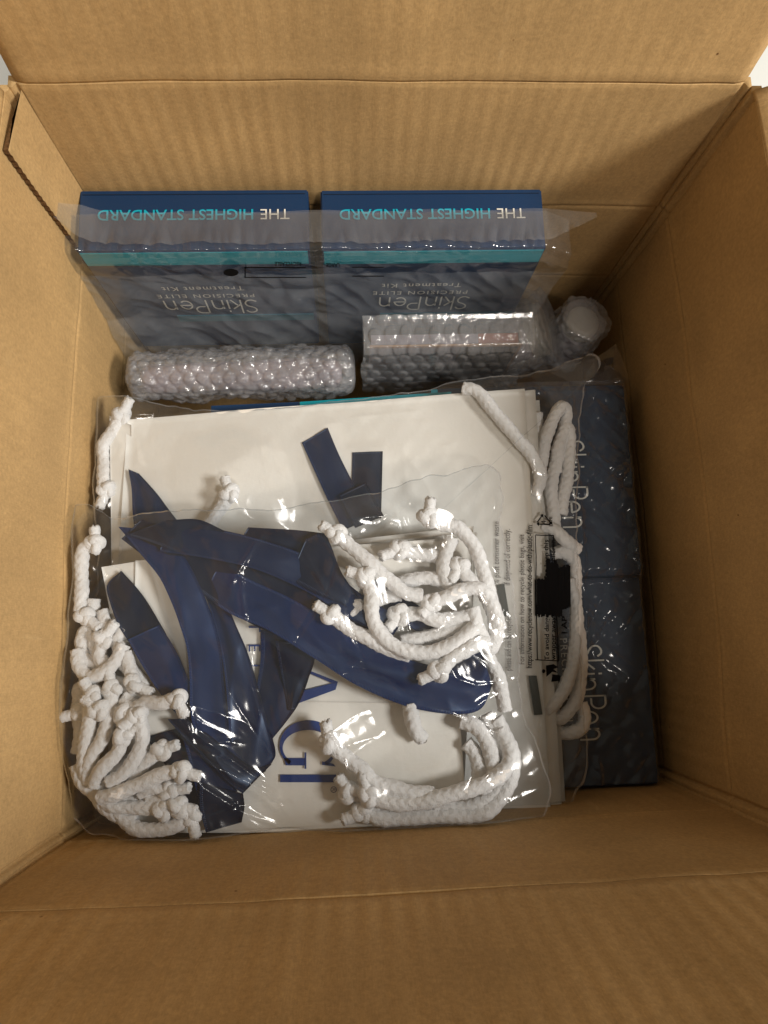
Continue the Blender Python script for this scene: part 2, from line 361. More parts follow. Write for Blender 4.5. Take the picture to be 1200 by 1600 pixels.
# ------------------------------------------------------------------ treatment kit cartons (a closed carton printed navy with a teal band)
def kit_box(root, Wd, Dp, H, Mx, dark=False, textz=.095, texton=True, base_text=True, tband=.016, second=.088, ts=0):
    A = Matrix(Mx)
    def tf(v): return np.array([tuple(A @ Vector(p)) for p in v])
    b = MNAVYD if dark else MNAVY
    bm = bmesh.new(); bmesh.ops.create_cube(bm, size=1)
    for v in bm.verts: v.co = Vector(((v.co.x)*Wd, (v.co.y)*Dp, (v.co.z+.5)*H))
    bmesh.ops.bevel(bm, geom=bm.edges[:], offset=.0009, segments=2, affect='EDGES')
    bm.verts.ensure_lookup_table(); vs = [tuple(v.co) for v in bm.verts]; fs = [[v.index for v in f.verts] for f in bm.faces]; bm.free()
    mesh('carton_body', tf(vs), fs, b, root)
    e = .0003
    def plate(name, x0, x1, z0, z1, m, y=None, d=.0006):
        yy = -Dp/2 - e if y is None else y
        v, f = box_vf(x0, yy-d/2, z0, x1, yy+d/2, z1); mesh(name, tf(v), f, m, root)
    plate('teal_band', -Wd/2+.0012, Wd/2-.0012, .0010, tband, MTEAL)
    if second: plate('teal_stripe', -Wd/2+.002, Wd*.22, second+.004, second+.014, MTEALD)
    if texton:
        v, f = skinpen(.066); mesh('wordmark', tf([(x+ts, -Dp/2-.0007, z+textz) for x, z in v]), f, MSILV, root)
        v, f = text_vf('PRECISION ELITE', .0075, spacing=1.25); mesh('lettering', tf([(x+.004, -Dp/2-.0007, z+textz-.0175) for x, z in v]), f, MSILV, root)
        v, f = text_vf('Treatment Kit', .0085, spacing=1.15); mesh('lettering', tf([(x+.004, -Dp/2-.0007, z+textz-.0285) for x, z in v]), f, MSILV, root)
    if base_text:     # slogan on the end face (local underside)
        v, f = text_vf('THE', .0104, align='LEFT', spacing=1.0); w1 = v[:, 0].max()
        v2, f2 = text_vf('HIGHEST STANDARD', .0104, align='LEFT', spacing=1.0, bold=.00012); tot = w1+.004+v2[:, 0].max()
        mesh('slogan_lettering', tf([(x-tot/2, -y+.004, -.0006) for x, y in v]), [f_[::-1] for f_ in f], MSILV, root)
        mesh('slogan_lettering', tf([(x-tot/2+w1+.004, -y+.004, -.0006) for x, y in v2]), [f_[::-1] for f_ in f2], MTEALT, root)
    # tuck flap seam on the end face
    v, f = box_vf(-Wd/2+.002, Dp/2-.0035, -.0003, Wd/2-.002, Dp/2-.0030, .0004)
    mesh('flap_seam', tf(v), f, MNAVYD, root)
KH = .150
def flipM(cx, cy, ztop):  # carton standing on its head: end face up, front facing -y
    return Matrix.Translation((cx, cy, ztop)) @ Matrix.Rotation(math.pi, 4, 'Y')
kg = 'navy treatment kit cartons'
k1 = thing('kit_carton', (.079, .378, .026-KH), 'navy and teal carton standing at the back wall behind the rolled bubble wrap', 'carton', kg)
kit_box(k1, .146, .043, KH, flipM(.0785, .378, .026), textz=.077, ts=.003)
k2 = thing('kit_carton', (.233, .378, .024-KH), 'navy and teal carton standing at the back wall behind the bubble wrapped flat box', 'carton', kg)
kit_box(k2, .146, .043, KH, flipM(.2325, .378, .025), textz=.075)
def sideM(xtop, cy, ztop, Dp=.043): # lying: front face up, reading towards -y, its top end towards +x
    R_ = Matrix(((0, 0, 1, 0), (-1, 0, 0, 0), (0, -1, 0, 0), (0, 0, 0, 1)))
    return Matrix.Translation((xtop-KH, cy, ztop-Dp/2)) @ R_
k3 = thing('kit_carton', (.31, .207, -.113), 'shaded navy carton lying along the right wall, the farther of the two', 'carton', kg)
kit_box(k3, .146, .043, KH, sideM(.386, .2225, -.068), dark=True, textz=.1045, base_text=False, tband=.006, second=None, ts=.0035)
k4 = thing('kit_carton', (.31, .07, -.117), 'shaded navy carton lying by the right wall in the near corner, nearer one of two', 'carton', kg)
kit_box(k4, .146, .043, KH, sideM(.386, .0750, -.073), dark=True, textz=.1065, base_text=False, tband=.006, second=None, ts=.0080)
# a further carton lying flat under the middle pack, only its edge in view
k5 = thing('kit_carton', (.16, .2, -.09), 'navy and teal carton lying flat, thin edge showing behind the larger white bags', 'carton', kg)
p0 = at(330, 634, -.045); p1 = at(467, 628, -.045); p2 = at(705, 612, -.045)
def slab(name, quad, z0, z1, m, parent):
    v = [(x, y, z0) for x, y in quad] + [(x, y, z1) for x, y in quad]
    return mesh(name, v, [(3,2,1,0),(4,5,6,7),(0,1,5,4),(1,2,6,5),(2,3,7,6),(3,0,4,7)], m, parent)
slab('carton_body', [(p0[0], .15), (p1[0], .15), (p1[0], p1[1]), (p0[0], p0[1])], -.088, -.045, MNAVY, k5)
slab('teal_panel', [(p1[0]+.0006, .15), (p2[0], .15), (p2[0], p2[1]), (p1[0]+.0006, p1[1])], -.088, -.045, MTEAL, k5)

# ------------------------------------------------------------------ height map that the films drape over
GX, GY, GS = -.03, -.03, .0008
NX, NY = int(.48/GS), int(.48/GS)
class Drape:
    def __init__(s, z0): s.h = np.full((NX, NY), z0)
    def splat(s, P, r, add=0):
        for p in P:
            i0, i1 = int((p[0]-r-GX)/GS), int((p[0]+r-GX)/GS)+1; j0, j1 = int((p[1]-r-GY)/GS), int((p[1]+r-GY)/GS)+1
            i0, j0 = max(i0, 0), max(j0, 0); i1, j1 = min(i1, NX), min(j1, NY)
            if i1 <= i0 or j1 <= j0: continue
            I, J = np.meshgrid(np.arange(i0, i1), np.arange(j0, j1), indexing='ij')
            q = r*r - (GX+I*GS-p[0])**2 - (GY+J*GS-p[1])**2
            z = np.where(q > 0, p[2] + np.sqrt(np.maximum(q, 0)) + add, -9)
            s.h[i0:i1, j0:j1] = np.maximum(s.h[i0:i1, j0:j1], z)
    def settle(s, close=7, blur=3, lift=.0012, taut=42, slope=.42):
        h = s.h.copy()
        def blurf(a, n):
            for _ in range(n*2):
                for ax in (0, 1): a = (np.roll(a, 1, ax) + 2*a + np.roll(a, -1, ax))/4
            return a
        d = h.copy(); k1, k2 = slope*GS, slope*GS*1.41
        for k in range(taut):                     # the film spans like a tent between the things it rests on
            d = np.maximum.reduce([d, np.roll(d, 1, 0)-k1, np.roll(d, -1, 0)-k1, np.roll(d, 1, 1)-k1, np.roll(d, -1, 1)-k1,
                                   np.roll(d, (1, 1), (0, 1))-k2, np.roll(d, (1, -1), (0, 1))-k2, np.roll(d, (-1, 1), (0, 1))-k2, np.roll(d, (-1, -1), (0, 1))-k2])
        s.f = blurf(d, blur*6) + lift
    def ridge(s, P, amp, wd):
        P = np.array(P)[:, :2]; X, Y = np.meshgrid(GX+np.arange(NX)*GS, GY+np.arange(NY)*GS, indexing='ij')
        m_ = .012; i0, i1 = [int(np.clip((q-GX)/GS, 0, NX)) for q in (P[:, 0].min()-m_, P[:, 0].max()+m_)]; j0, j1 = [int(np.clip((q-GY)/GS, 0, NY)) for q in (P[:, 1].min()-m_, P[:, 1].max()+m_)]
        X, Y = X[i0:i1, j0:j1], Y[i0:i1, j0:j1]; best = np.full(X.shape, 9.)
        tt = np.zeros(X.shape)
        L = len(P)-1
        for i in range(L):
            a, b = P[i], P[i+1]; ab = b-a; t = np.clip(((X-a[0])*ab[0]+(Y-a[1])*ab[1])/(ab@ab+1e-12), 0, 1)
            d = np.hypot(X-a[0]-t*ab[0], Y-a[1]-t*ab[1]); m = d < best; best = np.where(m, d, best); tt = np.where(m, (i+t)/L, tt)
        s.f[i0:i1, j0:j1] += amp*.62*np.exp(-(best/(wd*.62))**1.3)*np.sin(math.pi*np.clip(tt*.96+.02, 0, 1))**.5
    def at(s, x, y):
        u = np.clip((np.asarray(x)-GX)/GS, 0, NX-1.01); v = np.clip((np.asarray(y)-GY)/GS, 0, NY-1.01)
        i, j = u.astype(int), v.astype(int); a, b = u-i, v-j; f = s.f
        return f[i, j]*(1-a)*(1-b)+f[i+1, j]*a*(1-b)+f[i, j+1]*(1-a)*b+f[i+1, j+1]*a*b

def folds(dr, box, n, z, seed, amp=(.0008, .0022), ang=None):
    q = random.Random(seed)
    for _ in range(n):
        u, v = q.uniform(box[0], box[2]), q.uniform(box[1], box[3]); a = q.choice(ang) + q.gauss(0, .25) if ang else q.uniform(0, 3.14); L = q.uniform(60, 190); P = [(u, v)]
        for k in range(3): a += q.gauss(0, .16); u += math.cos(a)*L/3; v += math.sin(a)*L/3; P.append((u, v))
        dr.ridge([at(x, y, z) for x, y in P], q.uniform(*amp)*(1 if q.random() < .7 else -.8), q.uniform(.0012, .0040))

# ------------------------------------------------------------------ cords and ribbons
DR_F, DR_M = Drape(-.004), Drape(-.034)
ROPE_R = .0047
def cord(parent, conv, pts, zbase, drape, dz=.006, k0=True, k1=False, R=ROPE_R, tail0=None, tail1=None, label=None):
    P = []
    for p in pts:
        z = zbase + (p[2]/1000 if len(p) > 2 else dz); u, v = conv(p[0], p[1]); q_ = at(u, v, z); q_[0] = min(max(q_[0], R+.0015), W-R); q_[1] = max(q_[1], R+.001); P.append(q_)
    C_, s = catmull(P, .0009)
    C_ = C_ + np.array([[noise.noise(Vector(p)*90)*.0006 for _ in (0,)][0] for p in C_])[:, None]*np.array([1, 1, 0])
    V, Fc = braid_tube(C_, s, R, phase=random.random(), rfun=1+.05*np.sin(s*300+random.random()*6))
    n = len(V); V = np.vstack([V, C_[0], C_[-1]]); Fc += [(n, (j+1) % 24, j) for j in range(24)] + [(n+1, n-24+j, n-24+(j+1) % 24) for j in range(24)]
    VV = [V]; FF = list(Fc); nf = int(s[-1]*9000); off = len(V)          # fine cotton fuzz standing off the cord
    ii = rng.randint(0, len(C_), nf); jj = rng.randint(0, 24, nf); base_ = V[ii*24+jj]; nrm = base_ - C_[ii]; nrm /= np.linalg.norm(nrm, axis=1)[:, None]+1e-9
    dr_ = nrm*.8 + rng.normal(0, .8, (nf, 3)); dr_ /= np.linalg.norm(dr_, axis=1)[:, None]; sd = np.cross(dr_, rng.normal(0, 1, (nf, 3))); sd /= np.linalg.norm(sd, axis=1)[:, None]
    ln = rng.uniform(.0006, .0019, (nf, 1)); F3 = np.stack([base_-sd*.00004, base_+sd*.00004, base_+dr_*ln], 1).reshape(-1, 3)
    V = np.vstack([V, F3]); Fc = FF + [(off+3*k, off+3*k+1, off+3*k+2) for k in range(nf)]
    o = mesh('cord_handle', V, Fc, MROPE, parent, True, label=label)
    drape.splat(C_[::3], R)
    for flag, tl, e, dirv in ((k0, tail0, C_[0], C_[0]-C_[min(6, len(C_)-1)]), (k1, tail1, C_[-1], C_[-1]-C_[max(-7, -len(C_))])):
        if not flag: continue
        dirv = dirv/np.linalg.norm(dirv)
        knot(o, e + dirv*.003 + np.array([0, 0, .0015]), dirv, R, tl, drape)
    return o
def knot(parent, c, d, R, tl, drape):
    c = np.array(c); c[0] = max(c[0], .0095); c[1] = max(c[1], .0095)
    t = np.linspace(0, 2*math.pi, 170, endpoint=False); g = R/.0050; sc = .00150*g*random.uniform(.9, 1.08); NK = 170
    K = np.stack([np.sin(t)+2*np.sin(2*t), np.cos(t)-2*np.cos(2*t), -1.15*np.sin(3*t)], 1)*sc
    rot = np.array(Matrix.Rotation(random.uniform(0, 6.28), 3, 'Z') @ Matrix.Rotation(random.uniform(-.9, .9), 3, 'X'))
    K = K*np.array([1, random.uniform(.75, .95), 1]) @ rot.T + c
    s = np.r_[0, np.cumsum(np.linalg.norm(np.diff(K, axis=0), axis=1))]; Lk = s[-1]*NK/(NK-1); n_p = max(4, round(Lk/.0058))
    V, _ = braid_tube(K, s, .0038*g, 20, True, amp=.20, pitch=Lk/n_p); Fc = []
    for i in range(NK):
        for j in range(20): Fc.append((i*20+j, i*20+(j+1) % 20, ((i+1) % NK)*20+(j+1) % 20, ((i+1) % NK)*20+j))
    # frayed stub
    a = math.atan2(d[1], d[0]) + (random.uniform(-.9, .9) if tl is None else tl)
    dv = np.array([math.cos(a), math.sin(a), random.uniform(-.1, .15)]); L = g*random.uniform(.009, .012)
    q = np.linspace(0, 1, 22); P = c + dv*(.002+q[:, None]*L); rf = .95 - .1*q + .12*q**3 - .35*(q > .97)
    V2, F2 = braid_tube(P, q*L, .0044*g, 16, amp=.24, rfun=rf); V2 = V2.reshape(22, 16, 3)
    for j in range(16): V2[-1, j] += dv*random.uniform(-.001, .0018); V2[-2, j] += dv*random.uniform(-.0004, .0006)
    off = len(V); V2 = V2.reshape(-1, 3); cap = P[-1]+dv*.0002
    Fa = Fc + [tuple(x+off for x in f) for f in F2]; n = off+len(V2)
    Fa += [(n, off+21*16+j, off+21*16+(j+1) % 16) for j in range(16)]
    mesh('knot', np.vstack([V, V2, cap]), Fa, MROPE, parent, True)
    drape.splat([c, c+dv*.006], .0085)
def ribbon(parent, conv, left, right, zbase, drape, m=None, wave=.0009, seed=0, crown=.0006, label=None, name='ribbon'):
    def side(E):
        P = [at(*conv(p[0], p[1]), zbase + p[2]/1000) for p in E]; Q, s = catmull(P, .0015); return Q
    wave *= .62; crown *= .25
    A, B = side(left), side(right); n = max(len(A), len(B)); t = np.linspace(0, 1, n)
    A = np.stack([np.interp(t, np.linspace(0, 1, len(A)), A[:, k]) for k in range(3)], 1); B = np.stack([np.interp(t, np.linspace(0, 1, len(B)), B[:, k]) for k in range(3)], 1)
    nv = 17; V, UV = [], []; L = np.r_[0, np.cumsum(np.linalg.norm(np.diff((A+B)/2, axis=0), axis=1))]
    for i in range(n):
        for j in range(nv):
            q = j/(nv-1); p = A[i]*(1-q)+B[i]*q
            wz = wave*(-1.5*abs(noise.noise(Vector((L[i]*22+q*.7, q*1.1, seed+.5))))+.4 + .5*noise.noise(Vector((L[i]*26, q*1.3, seed))) + .6*noise.noise(Vector((L[i]*9+q*1.5, q*2.5, seed+5)))) + crown*math.sin(math.pi*q)
            V.append(p + np.array([0, 0, wz])); UV.append((L[i]*1.0, q))
    nt = len(V)
    Fc = grid_faces(n, nv); V += [v - np.array([0, 0, .0004]) for v in V]; UV += UV
    Fc = [tuple(reversed(f)) for f in Fc] + [tuple(x+nt for x in f) for f in grid_faces(n, nv)]
    for i in range(n-1): Fc += [(i*nv, (i+1)*nv, nt+(i+1)*nv, nt+i*nv), ((i+1)*nv+nv-1, i*nv+nv-1, nt+i*nv+nv-1, nt+(i+1)*nv+nv-1)]
    for j in range(nv-1): Fc += [(j+1, j, nt+j, nt+j+1), ((n-1)*nv+j, (n-1)*nv+j+1, nt+(n-1)*nv+j+1, nt+(n-1)*nv+j)]
    o = mesh(name, V, Fc, m or MRIB, parent, True, uvs=UV, label=label)
    drape.splat(np.array(V[:nt:3]), .003, -.0016)
    return o
def sheet(name, quad, z, th, m, parent, nu=50, nv=50, amp=.0008, seed=0, drape=None, sag=0):   # paper panel with real thickness, gently uneven
    Q = [at(u, v, z) for u, v in quad]; V = []
    for i in range(nu):
        for j in range(nv):
            a, b = i/(nu-1), j/(nv-1); p = Q[0]*(1-a)*(1-b)+Q[1]*a*(1-b)+Q[2]*a*b+Q[3]*(1-a)*b
            p = p + np.array([0, 0, amp*noise.noise(Vector((p[0]*14, p[1]*14, seed))) - sag*(1-math.sin(math.pi*b))*.5]); V.append(p)
    n1 = len(V); Fc = [tuple(reversed(f)) for f in grid_faces(nu, nv)]; V += [v - np.array([0, 0, th]) for v in V]; Fc += [tuple(x+n1 for x in f) for f in grid_faces(nu, nv)]
    R_ = lambda i, j: i*nv+j
    for i in range(nu-1): Fc += [(R_(i,0), R_(i+1,0), n1+R_(i+1,0), n1+R_(i,0)), (R_(i+1,nv-1), R_(i,nv-1), n1+R_(i,nv-1), n1+R_(i+1,nv-1))]
    for j in range(nv-1): Fc += [(R_(0,j+1), R_(0,j), n1+R_(0,j), n1+R_(0,j+1)), (R_(nu-1,j), R_(nu-1,j+1), n1+R_(nu-1,j+1), n1+R_(nu-1,j))]
    o = mesh(name, V, Fc, m, parent, False)
    fl_ = [False]*len(o.data.polygons)
    for i in range(2*(nu-1)*(nv-1)): fl_[i] = True
    o.data.polygons.foreach_set('use_smooth', fl_)
    if drape is not None: drape.splat(np.array(V[:n1:3]), .005, -.004)
    return o

# ---------------- middle pack of larger white gift bags
ZM = -.030
gm = 'white gift bags of the larger pack'
mb = [thing('gift_bag', tuple(at(520, 900, -.045)), 'larger white paper gift bag, topmost in the pack behind, with navy ribbon ends on it', 'gift bag', gm),
      thing('gift_bag', tuple(at(850, 1200, -.05)), 'white gift bag second in the larger pack, a thin edge at the right', 'gift bag', gm),
      thing('gift_bag', tuple(at(870, 1240, -.055)), 'white gift bag lowest in the larger pack, edge beside thick cord loops', 'gift bag', gm)]
sheet('paper_panel', [(163, 1276), (860, 1262), (820, 607), (198, 655)], ZM, .0025, MPAPER, mb[0], seed=1, drape=DR_M, amp=.0022)
sheet('paper_panel', [(175, 1270), (878, 1264), (836, 609), (210, 668)], ZM-.0055, .0035, MPAPER, mb[1], seed=2, amp=.001)
sheet('paper_panel', [(185, 1262), (884, 1258), (843, 625), (215, 672)], ZM-.0125, .005, MPAPER, mb[2], seed=3, amp=.001)
sheet('side_fold', [(176, 1200), (204, 1200), (206, 665), (172, 650)], ZM-.002, .001, MPAPER, mb[0], 12, 40, seed=4, amp=.002)
zb = ZM+.0008
ribbon(mb[0], Z6, [(58,325,1),(110,440,2.2),(165,560,1.6),(230,690,1)], [(165,262,1),(215,380,2.4),(275,500,1.8),(345,640,1)], zb, DR_M, MRIB, seed=2, wave=.0014)
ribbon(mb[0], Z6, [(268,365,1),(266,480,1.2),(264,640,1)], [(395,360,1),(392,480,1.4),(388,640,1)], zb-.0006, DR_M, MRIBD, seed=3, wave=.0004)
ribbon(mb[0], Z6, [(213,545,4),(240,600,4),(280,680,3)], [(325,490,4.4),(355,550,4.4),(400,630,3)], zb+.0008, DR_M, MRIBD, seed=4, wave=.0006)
ribbon(mb[0], Z5, [(283,545,1),(295,620,2),(300,720,2),(310,800,1)], [(325,562,1),(395,640,3),(455,720,2.5),(520,800,1)], zb, DR_M, MRIB, seed=8, wave=.0025)
cord(mb[0], Z5, [(680,655,8),(650,700,5),(610,760,5),(580,820,5)], zb, DR_M, tail0=1.0)
cord(mb[0], Z5, [(250,345,6),(215,400,7),(175,450,7),(160,510,6),(170,570,5),(185,610,6)], zb-.010, DR_M, k1=True)
cord(mb[1], Z5, [(230,430,3),(205,480,4),(208,540,4),(195,590,3)], zb-.014, DR_M)
cord(mb[0], Z6, [(730,98,4),(780,105,6.5),(830,155,7),(890,230,7),(950,300,7),(1010,370,6),(1047,430,4),(1048,490,0),(1030,540,-5)], zb, DR_M, k0=False)
c3 = 'thick cord loop hanging over the bag edge'
cord(mb[1], ZD, [(300,640,-2),(350,600,-2),(372,520,0),(385,440,2),(400,360,4),(435,270,4),(480,200,3),(510,230,0),(500,330,0),(470,450,0),(440,560,0),(430,660,0),(440,760,-1),(450,860,-2)], zb-.010, DR_M, k0=False)
cord(mb[2], ZD, [(450,560,2),(470,420,4),(510,310,3),(530,360,2),(525,480,2),(515,600,2),(495,700,1),(480,790,0)], zb-.012, DR_M, k0=False)
cord(mb[1], ZD, [(380,850,1),(440,870,3),(500,930,3),(550,960,0),(575,980,-3)], zb-.010, DR_M, k0=False)
cord(mb[2], ZD, [(430,1010,0),(500,1000,2),(550,1040,1),(560,1100,0),(565,1250,-1)], zb-.014, DR_M, k0=False)
cord(mb[1], ZE, [(530,20,0),(560,130,2),(570,250,4),(560,400,4),(540,520,4),(490,640,4),(430,720,3),(370,765,-1)], zb-.011, DR_M, k0=False)
cord(mb[2], ZE, [(560,240,0),(590,360,1),(590,480,2),(585,600,2),(555,700,2),(500,770,2),(450,790,0)], zb-.014, DR_M, k0=False)
cord(mb[2], ZE, [(590,700,-3),(612,770,-2),(600,830,-1),(550,862,-1),(490,868,-3),(440,840,-4)], zb-.014, DR_M, k0=False)
cord(mb[0], ZD, [(345,235,0),(350,330,0),(352,430,0),(360,560,0)], zb-.013, DR_M, k0=False)

# ---------------- front pack: smaller white gift bags with lettering, ribbons and cords
ZF = -.001
gf = 'white gift bags of the front pack'
fb = [thing('gift_bag', tuple(at(480, 1100, -.012)), 'white paper gift bag on top of the front pack with large navy serif letters', 'gift bag', gf),
      thing('gift_bag', tuple(at(640, 850, -.017)), 'white gift bag second in the front pack, upper edge behind the knotted cords at right', 'gift bag', gf),
      thing('gift_bag', tuple(at(190, 1000, -.022)), 'white gift bag third in the front pack, knotted cords piled against left wall', 'gift bag', gf)]
sheet('paper_panel', [(196, 1302), (731, 1299), (717, 1100), (206, 1090)], ZF, .002, MPAPER, fb[0], seed=5, drape=DR_F, amp=.0010)
sheet('paper_panel', [(206, 1092), (717, 1102), (742, 838), (212, 876)], ZF-.0002, .0018, MPAPER, fb[0], seed=5, drape=DR_F, amp=.0010)
sheet('paper_panel', [(196, 1300), (722, 1299), (745, 831), (170, 890)], ZF-.006, .004, MPAPER, fb[1], seed=6, amp=.0012, drape=DR_F)
sheet('paper_panel', [(200, 1290), (716, 1290), (740, 822), (176, 886)], ZF-.014, .004, MPAPER, fb[2], seed=7, amp=.0012)
sheet('side_fold', [(182, 1010), (208, 1010), (213, 877), (158, 886)], ZF-.0006, .0008, MPAPER, fb[1], 10, 10, seed=8, amp=.001)
zf = ZF + .0012
# printed serif letters (u = reading direction down the photo, v = up of the letters towards +x)
def pxquad(pts, conv=ZC): return [tuple(at(*conv(x, y), zf+.0001)) for x, y in pts]
def band(outer, inner): return outer + inner, [(i, i+1, len(outer)+i+1, len(outer)+i) for i in range(len(outer)-1)]
def letter(ptsUV, faces, y0):     # v: 0..1 -> x 25..275 ; u in same units
    P = pxquad([(22+v*253, y0+u*253) for u, v in ptsUV]); mesh('printed_letter', P, faces, MPRINT, fb[0])
def bar(u0, v0, u1, v1, wd):
    d = np.array([u1-u0, v1-v0]); d /= np.linalg.norm(d); n = np.array([-d[1], d[0]])*wd/2
    return [(u0-n[0], v0-n[1]), (u1-n[0], v1-n[1]), (u1+n[0], v1+n[1]), (u0+n[0], v0+n[1])]
letter([(0,0),(.135,0),(.135,1),(0,1)], [(0,1,2,3)], 601)                                  # I
ou = arc(.46,.5,.45,.51,38,318,40); inn = [(.50+.315*math.cos(math.radians(38+280*i/40)), .5+.455*math.sin(math.radians(38+280*i/40))) for i in range(41)]
v_, f_ = band(ou, inn); letter(v_, f_, 355)                                                # G bowl
letter([(.68,.07),(.81,.10),(.81,.44),(.68,.44)], [(0,1,2,3)], 355); letter([(.58,.43),(.87,.43),(.87,.462),(.58,.462)], [(0,1,2,3)], 355)
letter([(.74,.74),(.80,.74),(.83,.98),(.78,.94)], [(0,1,2,3)], 355)
A1 = [(0,0),(.03,0),(.43,.93),(.40,1.02)]; A2 = [(.66,0),(.90,0),(.54,.98),(.40,1.02)]
y0 = 85
letter(A1, [(0,1,2,3)], y0); letter(A2, [(0,1,2,3)], y0); letter([(.15,.33),(.70,.33),(.69,.365),(.16,.365)], [(0,1,2,3)], y0)
letter([(-.03,0),(.10,0),(.10,.02),(-.03,.02)], [(0,1,2,3)], y0); letter([(.63,0),(.95,0),(.95,.02),(.63,.02)], [(0,1,2,3)], y0)
yr = -110
letter([(.0,0),(.13,0),(.13,1),(0,1)], [(0,1,2,3)], yr)
ou = [(.13,1)]+arc(.45,.745,.26,.255,90,-90,20)+[(.13,.49)]; inn = [(.13,.96)]+arc(.42,.745,.15,.215,90,-90,20)+[(.13,.53)]
v_, f_ = band(ou, inn); letter(v_, f_, yr); letter([(.35,.5),(.50,.5),(.88,0),(.70,0)], [(0,1,2,3)], yr)
rg = arc(.28,.945,.055,.055,0,360,24); ri = arc(.28,.945,.044,.044,0,360,24); v_, f_ = band(rg, ri); letter(v_, f_, 597)
v_, f_ = text_vf('R', .085); letter([(x+.28, y+.945) for x, y in v_], f_, 597)
for ch, (x, y) in {'T': (905, 628), 'E': (905, 720), 'I': (905, 800)}.items():
    v_, f_ = text_vf(ch, 78); P = [tuple(at(*ZA(x+b, y+a), zf+.0001)) for a, b in v_]; mesh('printed_letter', P, f_, MPRINT, fb[0])
# punched cord hole near the lone cord
v_, f_ = band(arc(0, 0, 14, 17, 0, 360, 20), arc(0, 0, 11, 14, 0, 360, 20))
mesh('cord_hole_rim', [tuple(at(*ZC(664+a, 444+b), zf+.0004)) for a, b in v_], f_, MINKG, fb[0])

# ribbons, lowest first
RB = dict(zbase=zf, drape=DR_F)
PX = lambda x, y: (x, y)
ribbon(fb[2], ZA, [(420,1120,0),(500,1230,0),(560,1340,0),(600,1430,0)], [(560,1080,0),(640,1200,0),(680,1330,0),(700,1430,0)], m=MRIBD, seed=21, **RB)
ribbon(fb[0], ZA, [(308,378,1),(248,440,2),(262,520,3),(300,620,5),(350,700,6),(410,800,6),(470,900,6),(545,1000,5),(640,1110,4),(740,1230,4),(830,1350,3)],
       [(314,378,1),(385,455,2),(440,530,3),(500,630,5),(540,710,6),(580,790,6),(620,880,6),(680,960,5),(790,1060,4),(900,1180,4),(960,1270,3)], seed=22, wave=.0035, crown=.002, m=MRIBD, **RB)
ribbon(fb[0], ZA, [(343,683,8),(372,740,9.5),(415,815,9),(472,905,8),(545,1000,6)], [(482,618,8),(528,685,9.5),(572,765,9),(612,860,8),(655,940,6)], seed=43, wave=.002, m=MRIBL, **RB)  # overlay strip: brighter tone paints the lit part past the fold
ribbon(fb[0], ZA, [(575,1080,4),(610,1200,4),(640,1320,4),(665,1450,4),(690,1545,3)], [(760,1080,4),(790,1230,5),(830,1360,5),(858,1440,4),(850,1500,3)], seed=23, wave=.0018, **RB)
ribbon(fb[0], ZA, [(935,640,1),(935,760,2),(920,880,3),(905,980,3),(900,1090,3)], [(1180,690,2),(1160,820,3),(1110,960,4),(1050,1050,4),(985,1130,3)], seed=24, wave=.003, crown=.002, **RB)
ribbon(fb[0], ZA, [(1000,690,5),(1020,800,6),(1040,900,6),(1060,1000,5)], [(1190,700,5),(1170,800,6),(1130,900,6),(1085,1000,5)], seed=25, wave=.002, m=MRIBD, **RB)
ribbon(fb[1], ZA, [(600,330,4),(690,500,5),(735,640,6),(768,800,6),(790,1000,6),(800,1190,5),(850,1370,3)], [(750,380,4),(800,560,5),(868,720,6),(910,850,6),(950,1000,6),(1000,1180,5),(985,1235,3)], seed=26, wave=.003, **RB)
ribbon(fb[0], ZA, [(300,180,3),(390,290,5),(480,400,7),(530,500,8),(572,610,9),(605,720,9),(618,850,9),(622,1000,8),(650,1110,7),(760,1290,5)],
       [(520,200,3),(590,300,5),(650,410,7),(692,510,8),(730,620,9),(758,740,9),(772,880,9),(786,1010,8),(800,1120,7),(870,1250,5)], seed=27, wave=.0034, crown=.0015, m=MRIBL, **RB)
ribbon(fb[0], ZA, [(520,1040,6),(600,1130,8),(700,1230,9),(790,1320,8),(855,1372,5)], [(600,1035,6),(690,1100,8),(790,1180,9),(900,1255,8),(985,1240,5)], seed=44, wave=.003, m=MRIBD, **RB)
ribbon(fb[0], PX, [(312,1222,6),(313,1262,7),(322,1301,5)], [(380,1240,6),(382,1262,7),(377,1284,5)], seed=45, wave=.001, m=MRIBD, **RB)  # overlay strip: dark tone paints the shade below the fold
ribbon(fb[1], ZB, [(380,520,2),(500,560,3),(620,640,3),(700,700,2)], [(420,400,2),(540,470,3),(680,560,3),(760,640,2)], seed=28, **RB)
PX = lambda x, y: (x, y)
ribbon(fb[1], PX, [(190,842,3),(240,880,5),(290,910,6),(345,948,8),(412,984,9),(480,1008,9),(560,1040,7)], [(222,812,3),(280,830,6),(340,850,7),(400,868,8),(470,895,9),(530,930,9),(600,985,6)], seed=29, wave=.003, crown=.002, m=MRIBD, **RB)
ribbon(fb[0], PX, [(250,862,8),(320,872,11),(400,890,12.5),(480,925,13.5),(545,965,12),(610,1000,9)], [(262,815,8),(352,829,11),(430,850,12.5),(505,880,13),(560,925,12),(630,970,9)], seed=30, wave=.003, crown=.002, **RB)
ribbon(fb[0], PX, [(452,905,13),(490,925,14.5),(530,942,14),(560,962,11)], [(478,842,13),(508,836,14),(534,895,14),(566,940,11)], seed=33, wave=.002, m=MRIBD, **RB)
ribbon(fb[0], PX, [(372,850,6),(440,862,7),(500,895,8)], [(388,824,6),(460,828,7),(512,834,7)], seed=35, wave=.002, m=MRIBD, **RB)
ribbon(fb[0], PX, [(200,835,8),(245,850,10),(290,868,10)], [(262,813,8),(310,812,10),(352,830,10)], seed=36, wave=.003, m=MRIBD, **RB)
